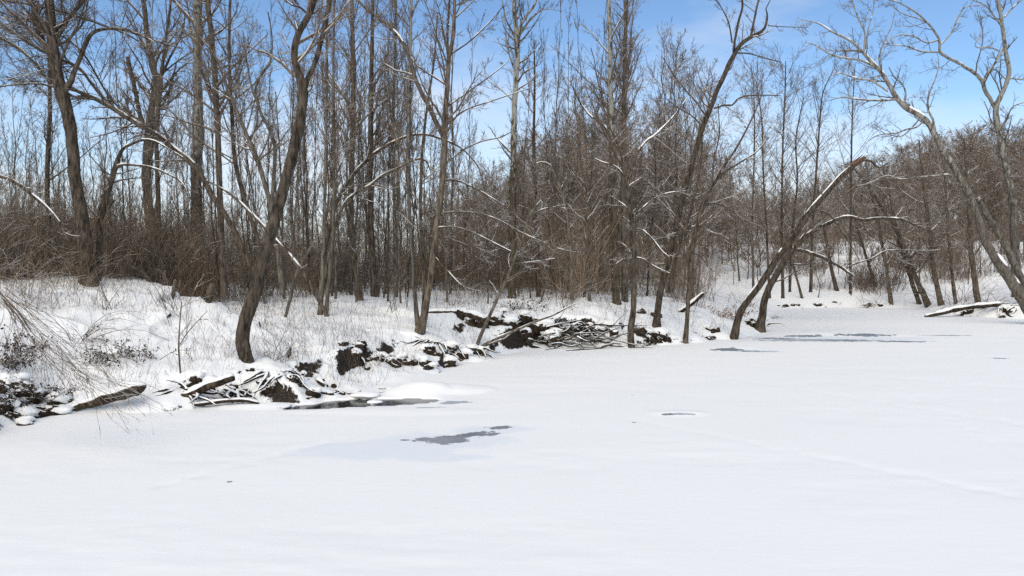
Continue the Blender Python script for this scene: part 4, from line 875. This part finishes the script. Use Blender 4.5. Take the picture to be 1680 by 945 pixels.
def thicket(name, label, n, pr, dr, lib, sc0, sc1, dmin, xs=None, gap=None):
    root = mass(name, label); k = 0; g_ = 0
    while k < n and g_ < n * 30:
        g_ += 1
        pxx = rng.uniform(*pr); d = dr[0] + (dr[1] - dr[0]) * rng.random() ** 1.2; x = (pxx - CX) / F * d
        D, _ = bank_dist([x], [d])
        if D[0] < dmin(pxx): continue
        o = bpy.data.objects.new('stems', lib[rng.integers(len(lib))]); C.objects.link(o); o.parent = root
        s = sc0 + (sc1 - sc0) * rng.random(); s *= np.interp(pxx, [0, 120, 300], [1.0, 1.0, 1.0]) if pxx < 300 else 1.0
        o.location = (x, d, gz(x, d)); o.scale = (s, s, s); o.rotation_euler = (0, 0, rng.random() * 6.28); k += 1
dm = lambda p: np.interp(p, [0, 200, 420, 600, 780, 1100, 1250], [8.6, 9.0, 8.0, 8.0, 5.0, 3.4, 2.2]) + 1.6 * abs(rng.normal())
thicket('brown_thicket', 'dense brown leafless thicket between the trunks', 430, (-230, 1290), (19.5, 44), CL, 0.65, 1.35, dm)
thicket('far_bank_brush', 'low leafless brush on the far snowy slope', 150, (1270, 1800), (44, 76), CLF, 0.4, 1.0, lambda p: 1.2)

# ------------------------------------------------------------------ logs, roots, clods and stones on the bank
def log(name, label, pts, d=None, mat='log', snow=0.9, cat='log', thick=0.8, dd=0.0, amp=0.14, capends=True, group=None):
    if d is None: d = hit(pts[0][0], pts[0][1])
    A, B = poly(pts, d, dd); K = int(np.clip(np.linalg.norm(np.diff(A, axis=0), axis=1).sum() / 0.08, 8, 60)); A, B = resample(A, B, K)
    T0, T1 = nrm(A[1] - A[0]), nrm(A[-1] - A[-2])
    A2 = np.vstack([A[0] - T0 * .02, A, A[-1] + T1 * .02]); B2 = np.concatenate([[.003], B, [.003]])
    root = tag(empty(name, A[K // 2]), label, cat, group)
    m = MB(); m.add(*lumpy(A2, B2, amp, 10, d)); m.build('body', M[mat], root, A[K // 2])
    if snow:
        s_ = MB(); snow_cap(s_, A, B, snow, thick, d); s_.build('snow_cap', M['snow'], root, A[K // 2])
    return root
def blob(c, r, amp=.35, seed=0, nu=14, nv=9):
    u = np.linspace(0, 2 * np.pi, nu, endpoint=False); v = np.linspace(0.02, np.pi - .02, nv)
    U, W = np.meshgrid(u, v); n = np.stack([np.cos(U) * np.sin(W), np.sin(U) * np.sin(W), np.cos(W)], -1)
    k = 1 + amp * 2 * (noise2(n[..., 0] * 1.7 + seed * 5.1 + n[..., 2] * 2.1, n[..., 1] * 1.7 - seed * 3.3 + n[..., 2], 7) + .5 * noise2(n[..., 0] * 4 + seed, n[..., 1] * 4 + n[..., 2] * 3.7, 9) + .35 * noise2(n[..., 0] * 9 + seed, n[..., 1] * 9 + n[..., 2] * 8, 19))
    V = np.asarray(c) + n * np.asarray(r) * k[..., None]
    i = np.arange(nv - 1)[:, None] * nu; j = np.arange(nu)[None]; j2 = (j + 1) % nu
    return V.reshape(-1, 3), np.stack([i + j, i + j2, i + nu + j2, i + nu + j], -1).reshape(-1, 4)
def clod(label, x, y, w_, h_, n=4, name='earth_clod', cat='soil', mat='clod', group=None, spread=.9):
    """broken earth with soft mounds of snow lying over it"""
    d = hit(x, y); s = d / F; c = px(x, y, d); c[2] = max(gz(c[0], c[1]), 0)
    root = tag(empty(name, c), label, cat, group); m = MB(); n = int(n * .9 + .8 * w_ / h_)
    for k in range(n):
        rz = h_ * s * (.10 + .20 * rng.random()); q = c + np.array([(rng.random() - .5) * w_ * s * spread, (rng.random() - .4) * .25, 0])
        q[2] = max(gz(q[0], q[1]), 0) + rz * (rng.random() * .5 - .2)
        m = MB(); m.add(*blob(q, np.array([rz * (.9 + 1.1 * rng.random()), rz * (.8 + .6 * rng.random()), rz * 1.1]), .5, rng.random() * 50, 16, 11)); m.build('earth', M[mat], root, c)
        if k % 2 == 0:
            q2 = q + np.array([rng.normal() * .08, .05 + .15 * rng.random(), rz * (.5 + .5 * rng.random())]); sn = MB(); sn.add(*blob(q2, np.array([rz * (1.2 + 1.0 * rng.random()), rz * (1. + .8 * rng.random()), rz * (.7 + .4 * rng.random())]), .3, rng.random() * 50, 16, 10)); sn.build('snow_mound', M['snow'], root, c)
    return root
def roots(label, x0, y0, x1, y1, n, rmax=.045, drop=45, name='root_tangle', spread=40, cat='roots', horiz=0.5, toward=.5):
    """bare roots spilling from a line on the bank down towards the ice, each one a part"""
    c = px((x0 + x1) / 2, (y0 + y1) / 2, hit((x0 + x1) / 2, (y0 + y1) / 2)); root = tag(empty(name, c), label, cat); sm = MB()
    for k in range(n):
        t = rng.random(); x = x0 + (x1 - x0) * t; y = y0 + (y1 - y0) * t; d = hit(x, y)
        p = px(x, y, d); s = d / F; sgn = rng.choice([-1, 1]); L = drop * s * (.5 + rng.random())
        pts = [p + [0, .15, -.03]]
        dirv = nrm(np.array([sgn * horiz * (0.3 + rng.random()) * 1.3, -toward * (.4 + rng.random()), -.25 + .35 * rng.random()]))
        q = p.copy()
        for j in range(5):
            q = q + dirv * L / 5; dirv = nrm(dirv + rng.normal(size=3) * .3 + [0, 0, -.18]); g = max(gz(q[0], q[1]), 0.0)
            q[2] = np.clip(q[2], g - .02, g + .22); pts.append(q.copy())
        r = rmax * (.35 + .75 * rng.random()); P, R = resample(pts, r * np.array([1.2, 1, .85, .65, .45, .2]), 14)
        m = MB(); m.add(*lumpy(P, R, .2, 6, rng.random() * 40)); ro = m.build('root', M['root'], root, c)
        if rng.random() < .6: sm = MB(); snow_cap(sm, P, R, .6, .65, k); sm.build('snow_cap', M['snow'], ro, c)
    return root

roots('snow-laden tangle of thick roots under the thick leaning tree', 420, 606, 520, 624, 22, .05, 60)
roots('dark roots and sticks along the ice edge left of the leaning tree', 270, 640, 420, 640, 20, .05, 62)
clod('dark earth bank under the roots at left of the leaning tree', 350, 640, 110, 32, 7)
clod('small dark earth pocket under the snow near the leaning tree foot', 395, 612, 34, 14, 3)
clod('dark undercut earth right below the leaning tree roots', 470, 628, 90, 28, 6)
clod('dark earth ledge beside the open water', 525, 628, 70, 22, 5)
for k, (x0, x1, y) in enumerate([(568, 600, 590), (598, 640, 592), (640, 676, 594), (672, 712, 602)]):
    clod(['left end of', 'second piece of', 'third piece of', 'right end of'][k] + ' the dark undercut earth ledge in mid bank', (x0 + x1) / 2, y, (x1 - x0) * 1.5, 26, 6)
roots('thin dark roots hanging from the mid-bank earth ledge', 575, 585, 705, 592, 16, .025, 34)
clod('dark earth face below the multi-stemmed clump', 722, 585, 56, 34, 8)
clod('dark earth hollow right of the multi-stemmed clump', 752, 580, 48, 30, 6)
roots('roots spreading from the foot of the multi-stemmed clump', 688, 556, 740, 566, 14, .05, 50, toward=.7)
roots('upturned root stump with short splayed roots at the ice edge', 770, 568, 792, 576, 18, .045, 38, name='root_stump')
clod('snow-capped core of the upturned root stump', 777, 578, 36, 24, 5, name='root_stump', cat='stump')
for k, (x, y, w_, h_) in enumerate([(770, 530, 60, 30), (815, 528, 60, 36), (850, 536, 60, 44), (884, 548, 56, 40), (925, 545, 60, 28), (985, 548, 70, 24)]):
    clod(['dark earth face left of the leaning sapling', 'dark earth face behind the leaning sapling', 'dark undercut earth under the snowy bank lip', 'deep dark hollow at the left end of the brush pile', 'dark earth behind the middle of the brush pile', 'dark earth behind the right end of the brush pile'][k], x, y, w_, h_, 7)
clod('dark earth lump in the hollow right of the forked ice-edge tree', 1068, 556, 48, 34, 6)
roots('roots looping over the earth lump right of the forked ice-edge tree', 1050, 540, 1085, 548, 9, .04, 42)
clod('dark frozen clods at the foot of the slim ice-edge tree', 1152, 552, 36, 14, 5)
clod('pointed dark earth wedge between the slim tree and the snapped trunk', 1168, 542, 34, 18, 4)
clod('dark root mass at the foot of the second leaning trunk', 1238, 536, 26, 26, 5)
roots('frozen roots at the foot of the second leaning trunk', 1234, 528, 1256, 532, 9, .05, 26)
clod('brown earth under the dark leaning tree', 1066, 518, 34, 20, 5)
log('hollow_log', 'broken mossy log half under snow at the left ice edge', [(118, 672, 12), (140, 663, 16), (165, 655, 22), (190, 647, 25), (210, 640, 28), (224, 636, 27), (233, 633, 20), (238, 632, 10)], snow=0.7, thick=.6, amp=.26)
log('fallen_log', 'short dark log under snow right of the broken mossy log', [(300, 650, 12), (325, 640, 15), (355, 628, 17), (382, 618, 16)], snow=.8)
log('fallen_log', 'long slim log at the ice edge below the leaning tree', [(318, 664, 8), (360, 658, 9), (400, 656, 9), (424, 661, 6)], snow=.3)
log('fallen_log', 'snow-topped brown log lying level behind the multi-stemmed clump', [(700, 513, 9), (725, 512, 10), (752, 513, 11), (775, 517, 13), (796, 525, 17)], snow=1.0, thick=.9)
log('fallen_log', 'snow-topped dark log end left of the multi-stemmed clump', [(600, 543, 5), (622, 547, 8), (648, 549, 10), (676, 552, 10), (700, 560, 11)], snow=1.0, thick=.9)
log('fallen_log', 'dark crooked log on the snow behind the log end', [(621, 494, 5), (635, 502, 7), (652, 508, 8), (672, 504, 7), (690, 500, 6)], snow=.7)
log('fallen_log', 'snowy log on the slope just left of the leaning trunk', [(375, 473, 7), (390, 481, 8), (408, 487, 8)], snow=1.0)
log('fallen_log', 'snow-topped broken pole sticking up right behind the slim ice-edge tree', [(1115, 512, 8), (1132, 500, 8), (1150, 485, 7), (1154, 480, 5)], snow=1.0)
log('tree_stump', 'small round stump with a snow cap on the left slope', [(341, 496, 12), (344, 484, 14), (348, 472, 16), (350, 467, 14)], mat='bark_brown', snow=.0, cat='stump')
log('tree_stump', 'short leaning grey stump left of the round stump', [(283, 490, 7), (285, 475, 7), (288, 460, 6)], mat='bark_grey', snow=.0, cat='stump')
log('fallen_log', 'long half-buried log under snow on the right bank', [(1518, 519, 6), (1540, 514, 9), (1565, 508, 10), (1600, 502, 9), (1640, 499, 8)], d=35, snow=1.0, thick=.7)
clod('dark earth under the half-buried log on the right bank', 1592, 510, 40, 16, 5)
clod('dark root plate at the foot of the big leaning sycamore', 1660, 512, 44, 22, 6)
roots('bare roots fanning left from the big leaning sycamore', 1625, 500, 1675, 505, 14, .06, 40, horiz=1.0)
for k, (x, y, w_) in enumerate([(1306, 502, 22), (1340, 500, 30), (1372, 498, 24), (1422, 503, 32), (1452, 503, 28), (1285, 504, 16)]):
    clod('dark snow-capped hummock at the far ice edge', x, y, w_, 9, 4, group='hummocks along the far ice edge', name='earth_hummock')
for k, (x, y) in enumerate([(58, 672), (20, 690), (35, 640), (8, 655), (85, 660)]):
    clod(['dark leafy earth', 'lowest dark earth', 'upper dark earth', 'leftmost dark earth', 'right-hand dark earth'][k] + ' on the steep bank at left edge', x, y, 60, 34, 6)
log('fallen_branch', 'thin bent stick on the snow right of the leaning tree', [(592, 594, 2), (602, 604, 2.4), (618, 614, 1.6)], snow=0, cat='branch')

# brush pile: every stick of it a part
c0 = px(955, 553, hit(955, 553)); pile = tag(empty('brush_pile', c0), 'snow-dusted heap of broken branches at the foot of the bank', 'brush pile'); sm = MB()
for k in range(52):
    x = rng.uniform(880, 1005); y = rng.uniform(532, 566); d = hit(x, y) - rng.uniform(0, .35); p = px(x, y, d); L = rng.uniform(.4, 1.9); an = rng.normal() * .7
    dirv = nrm(np.array([rng.choice([1, 1, -1]), rng.normal() * .6, -math.sin(.12 + an * .5)])); pts = [p + dirv * L * t + rng.normal(size=3) * .06 for t in (0, .3, .6, 1)]
    for q in pts: q[2] = max(q[2], .04)
    r = rng.uniform(.010, .042); P, R = resample(pts, r * np.array([1, .85, .65, .3]), 12)
    m = MB(); m.add(*lumpy(P, R, .12, 6, k)); Qb, qb = spawn(P[None], R[None], 4, .2, .95, .45, .7, 5, .55, .15, 0, .006); m.tubes(Qb, qb, 4); br = m.build('branch', M['bark_grey' if k % 3 == 0 else 'root'], pile, c0)
    if k % 2 == 0: sm = MB(); snow_cap(sm, P, R, .8, .8, k); sm.build('snow_cap', M['snow'], br, c0)

# snow cushions and stones at the open water
def cushion(label, x, y, w_, h_, dep):
    c = ice_pt(x, y); s = c[1] / F; root = tag(empty('snow_capped_rock', c), label, 'rock')
    m = MB(); m.add(*blob(c + [0, 0, -.03], np.array([w_ * s * .46, dep * .9, h_ * s * .45]), .2, x)); m.build('rock', M['clod'], root, c)
    m = MB(); m.add(*blob(c + [0, 0, h_ * s * .32], np.array([w_ * s * .54, dep, h_ * s * .42]), .12, x + 3, 20, 12)); m.build('snow_cap', M['snow'], root, c)
cushion('snow cushion on a dark rock in the middle of the open water', 600, 652, 46, 13, .22)
cushion('tiny snow-capped rock at the near edge of the open water', 615, 662, 24, 7, .12)
cushion('snow-capped rock at the left end of the open water', 455, 668, 44, 8, .22)
for k in range(26):
    x = rng.uniform(500, 590) if k < 18 else rng.uniform(618, 645); y = 655 - (x - 500) * .05 - rng.random() * 12; d = hit(x, y); c = px(x, y, d); r = rng.uniform(.03, .075)
    m = MB(); m.add(*blob((0, 0, 0), np.array([r * 1.3, r, r * .75]), .25, k, 10, 7)); o = m.build('stone', M['clod'])
    o.location = c; tag(o, 'small dark wet stone on the shore beside the open water', 'stone', 'stones on the shore of the open water')

# ------------------------------------------------------------------ shrubs, weeds and leaves
def bush(name, label, x, y, n, hpx, spread, mat='twig', arch=.0, d=None, r=.006, side=3, bias=0.0, cat='shrub', base=.12, leaf=None):
    if d is None: d = hit(x, y)
    c = px(x, y, d); s = d / F; L0 = hpx * s; root = tag(empty(name, c), label, cat); m = MB(); K = 7
    P = np.empty((n, K, 3)); P[:, 0] = c + rng.normal(size=(n, 3)) * [base, base, 0] - [0, 0, .08]
    dirv = nrm(np.stack([rng.normal(size=n) * spread + bias, rng.normal(size=n) * spread * .8, np.ones(n)], -1)); L = L0 * (.45 + .7 * rng.random(n)); o0 = dirv.copy(); o0[:, 2] = 0
    for k in range(1, K):
        dirv = nrm(dirv + rng.normal(size=(n, 3)) * .10 + arch * (o0 * .35 + np.array([0, 0, -.33])) * (k / K) * 1.6); P[:, k] = P[:, k - 1] + dirv * (L / (K - 1))[:, None]
    R = (r * (.7 + .7 * rng.random(n)))[:, None] * np.linspace(1, .35, K)[None]
    few = n <= 16
    for a_, b_ in ([(k, k + 1) for k in range(n)] if few else [(0, n)]):
        m = MB(); m.tubes(P[a_:b_], R[a_:b_], 4); Q, w_ = spawn(P[a_:b_], R[a_:b_], side, .25, 1, .38, .65, 4, .7, .14, .02, r * .5); m.tubes(Q, w_, 3)
        Q2, w2 = spawn(Q, w_, 1.5, .2, 1, .45, .7, 3, .7, .14, .02, r * .42); m.tubes(Q2, w2, 3)
        so = m.build('stem' if few else 'stems', M[mat], root, c)
    if not few: so['kind'] = 'stuff'
    if leaf:
        lm, nl, sz = leaf; pts = Q.reshape(-1, 3)[rng.integers(0, Q.size // 3, nl)] + rng.normal(size=(nl, 3)) * .03
        a = nrm(rng.normal(size=(nl, 3))); b = nrm(np.cross(a, rng.normal(size=(nl, 3)))); w1 = sz * (.6 + .8 * rng.random(nl))[:, None]
        bend = np.cross(a, b) * w1 * .25
        V = np.stack([pts, pts + a * w1 * .5 + b * w1 * .32 + bend, pts + a * w1, pts + a * w1 * .5 - b * w1 * .32 + bend], 1).reshape(-1, 3)
        lb = MB(); lb.add(V, np.arange(nl * 4).reshape(-1, 4)); lb.build('leaves', M[lm], root, c, smooth=False)
    return root
bush('dead_shrub', 'dark dead shrub mound matted with old leaves on the left snow slope', 195, 585, 46, 62, 1.0, 'dark_weed', .7, r=.007, base=.35, leaf=('dark_weed', 700, .05))
bush('dead_shrub', 'arching bare stems hooped over the dark shrub mound', 130, 560, 14, 130, .5, 'twig', 1.1, bias=.9)
bush('dead_shrub', 'dark leafy brush on the bank at left edge, upper one', 8, 600, 40, 70, .8, 'dark_weed', .4, r=.007, base=.3, leaf=('dark_weed', 520, .05))
bush('dead_shrub', 'dark leafy brush on the bank at left edge, lower one', 30, 650, 36, 50, .9, 'dark_weed', .5, r=.007, base=.35, leaf=('dark_weed', 520, .05))
bush('dead_shrub', 'brown dead shrub half under snow at the left edge', 36, 575, 20, 45, .8, 'twig_warm', .3, base=.2, leaf=('dark_weed', 220, .06))
bush('bare_shrub', 'wide bare brown shrub in front of the stout forked tree at left', 60, 500, 36, 115, .6, 'thicket', .6, base=.5, side=4)
bush('bare_shrub', 'tall brown shrub at the left edge above the bank', -10, 480, 40, 140, .5, 'thicket', .5, base=.6, side=4)
bush('bare_shrub', 'thin upright shrub left of the bent tree foot', 118, 470, 22, 130, .45, 'thicket', .3, base=.3, side=4)
bush('bare_shrub', 'forked bare shrub with crooked foot on the left slope', 285, 508, 9, 90, .55, 'twig', .1, r=.009)
bush('bare_shrub', 'leafless sprig left of the forked crooked shrub', 180, 508, 7, 70, .5, 'twig', .1, r=.008)
tree('sapling', 'single thin whip rising from the snow left of the leaning tree', [(296, 612, 3.5), (293, 570, 3), (295, 530, 2.4), (298, 495, 1.6)], limbs=[[(295, 565, 2), (312, 540, 1.8), (340, 510, 1.2)]], trunk='twig', n1=3, len1=.3, n2=3, n3=0, flare=1.0, limb_n=3)
bush('bare_shrub', 'spreading thin twigs on the snow just right of the leaning tree', 452, 592, 14, 70, .9, 'twig', .3, bias=.5)
bush('grass_tuft', 'straw-coloured dead grass tuft at the leaning tree foot', 430, 580, 60, 20, .9, 'weed', .8, r=.004, side=0.5, cat='grass', base=.12)
bush('dead_shrub', 'straw-coloured dead leaves caught on the roots by the ice', 310, 632, 26, 26, .9, 'weed', .6, r=.005, base=.12)
bush('bare_shrub', 'arching bare shrub on the bank above the level log', 745, 500, 16, 95, .6, 'twig', .8, bias=.3)
bush('bare_shrub', 'bare bush right of the straight brown poles, mid bank', 648, 508, 10, 90, .4, 'twig', .2, r=.008)
bush('dead_shrub', 'tangled dark shrub on the bank lip above the brush pile', 862, 508, 26, 40, .9, 'root', .4, base=.25, leaf=('dark_weed', 200, .07))
bush('bare_shrub', 'bare shrub behind the brush pile', 925, 505, 16, 85, .5, 'twig', .3)
bush('bare_shrub', 'low bare shrub left of the snapped trunk', 1218, 500, 20, 60, .8, 'thicket', .3, base=.3)
bush('dead_shrub', 'reddish-brown leafy brush beside the snapped trunk foot', 1192, 522, 30, 44, .8, 'thicket', .4, base=.3, leaf=('rust_leaf', 260, .07))
bush('dead_shrub', 'drooping dark twigs right of the second leaning trunk', 1262, 520, 16, 30, 1.0, 'root', 1.2, bias=.8)
bush('bare_shrub', 'bare brown shrub between the two right-hand sycamores', 1575, 500, 24, 120, .6, 'twig_warm', .4, base=.4, side=4, r=.01)
bush('bare_shrub', 'straggly bare shrub at the foot of the leaning sycamore', 1630, 498, 24, 60, 1.0, 'twig_warm', .6, base=.3, r=.009)
bush('bare_shrub', 'thin weeping twigs over the far ice edge', 1425, 500, 18, 40, .9, 'twig', .9, base=.4, r=.009)
# long drooping shrub reaching in from the left over the ice
c0 = px(-60, 440, 10.6); root = tag(empty('drooping_shrub', (c0[0], c0[1], gz(c0[0], c0[1]))), 'long thin grey twigs drooping from the left edge over the ice', 'shrub'); c0 = np.array(root.location); m = MB()
Pb, Rb = resample([px(-60, 425, 10.6), px(0, 482, 10.7), px(30, 512, 10.75), px(52, 545, 10.8)], [.02, .017, .014, .009], 16); st_ = MB(); st_.tubes(np.vstack([[c0[0], c0[1], c0[2] - .2], Pb]), np.append(.024, Rb), 7); st_.build('main_stem', M['bark_grey'], root, c0)
A_ = np.array([(0, 485), (32, 528), (54, 572), (80, 604), (118, 636), (150, 656)], float); B_ = np.array([(0, 478), (48, 512), (98, 552), (150, 596), (205, 650), (282, 690)], float)
PP = []
for k in range(15):
    u = rng.random(); tr_ = .75 + .3 * rng.random(); dd = rng.normal() * .3; ctl = (A_ * (1 - u) + B_ * u); ctl = ctl[0] + (ctl - ctl[0]) * tr_
    ctl = ctl + np.cumsum(rng.normal(size=ctl.shape) * 7.0, axis=0) + np.outer(np.sin(np.linspace(0, np.pi, 6)), rng.normal(size=2) * 9)
    P, _ = resample([px(ctl[j][0], ctl[j][1], 10.7 + dd * j / 5) for j in range(6)], np.ones(6), 18); PP.append(P)
PP = np.array(PP); RR = (.004 + .004 * rng.random(len(PP)))[:, None] * np.linspace(1, .3, 18)[None]; m.tubes(PP, RR, 5)
PP = PP + np.cumsum(rng.normal(size=PP.shape) * .008, axis=1); Q, q = spawn(PP, RR, 7, .06, .95, .40, .45, 7, .6, .13, -.04, .0032, flat=.4); m.tubes(Q, q, 4)
Q, q = spawn(Q, q, 2.5, .3, 1, .3, .45, 4, .7, .08, -.03, .0026); m.tubes(Q, q, 3); m.build('twigs', M['twig'], root, c0)
# beech twigs with clinging leaves at the left edge
bch = bush('beech_sapling', 'beech sapling with clinging rust-brown leaves at the left edge', -40, 470, 9, 290, .14, 'twig', .15, d=13, bias=.04, r=.012, side=7, cat='sapling', leaf=('rust_leaf', 420, .06))
# dry stems poking through the snow
def weeds(name, label, n, pr, dist, hmin, hmax, mat, r=.0028):
    m = MB(); pxx = rng.uniform(*pr, n * 4); d = rng.uniform(11, 32, n * 4); x = (pxx - CX) / F * d; D, _ = bank_dist(x, d); g = noise2(x * .8, d * .8, 123) + .5
    k = (D > dist[0]) & (D < dist[1]) & (rng.random(n * 4) < g * g * 1.6); x, d = x[k][:n], d[k][:n]; n = len(x); z = ground_raw(x, d)
    dirv = nrm(np.stack([rng.normal(size=n) * .35, rng.normal(size=n) * .35, np.ones(n)], -1)); L = hmin + (hmax - hmin) * rng.random(n) ** 2; K = 4; P = np.empty((n, K, 3)); P[:, 0] = np.stack([x, d, z - .04], -1)
    for q in range(1, K):
        dirv = nrm(dirv + rng.normal(size=(n, 3)) * .15); P[:, q] = P[:, q - 1] + dirv * (L / (K - 1))[:, None]
    m.tubes(P, np.full((n, 1), r) * np.linspace(1, .6, K)[None], 3); Q, q = spawn(P, np.full((n, K), r), 1.2, .4, 1, .4, .6, 3, .8, .12, .05, r * .8); m.tubes(Q, q, 3)
    kind(m.build(name, M[mat]), 'stuff', label)
weeds('dry_weeds', 'dry straw-coloured weed stems poking through the bank snow', 3400, (-60, 1260), (.4, 9), .12, .8, 'weed')
weeds('dark_weeds', 'dark thin weed stems poking through the bank snow', 1900, (-60, 1260), (.3, 9), .15, 1.0, 'twig')
tot = sum(sum(len(p.vertices) - 2 for p in me.polygons) for me in bpy.data.meshes if len(me.polygons) < 1) + sum(len(me.polygons) * 2 for me in bpy.data.meshes)
print('TRIS unique', tot, 'objects', len(bpy.data.objects))
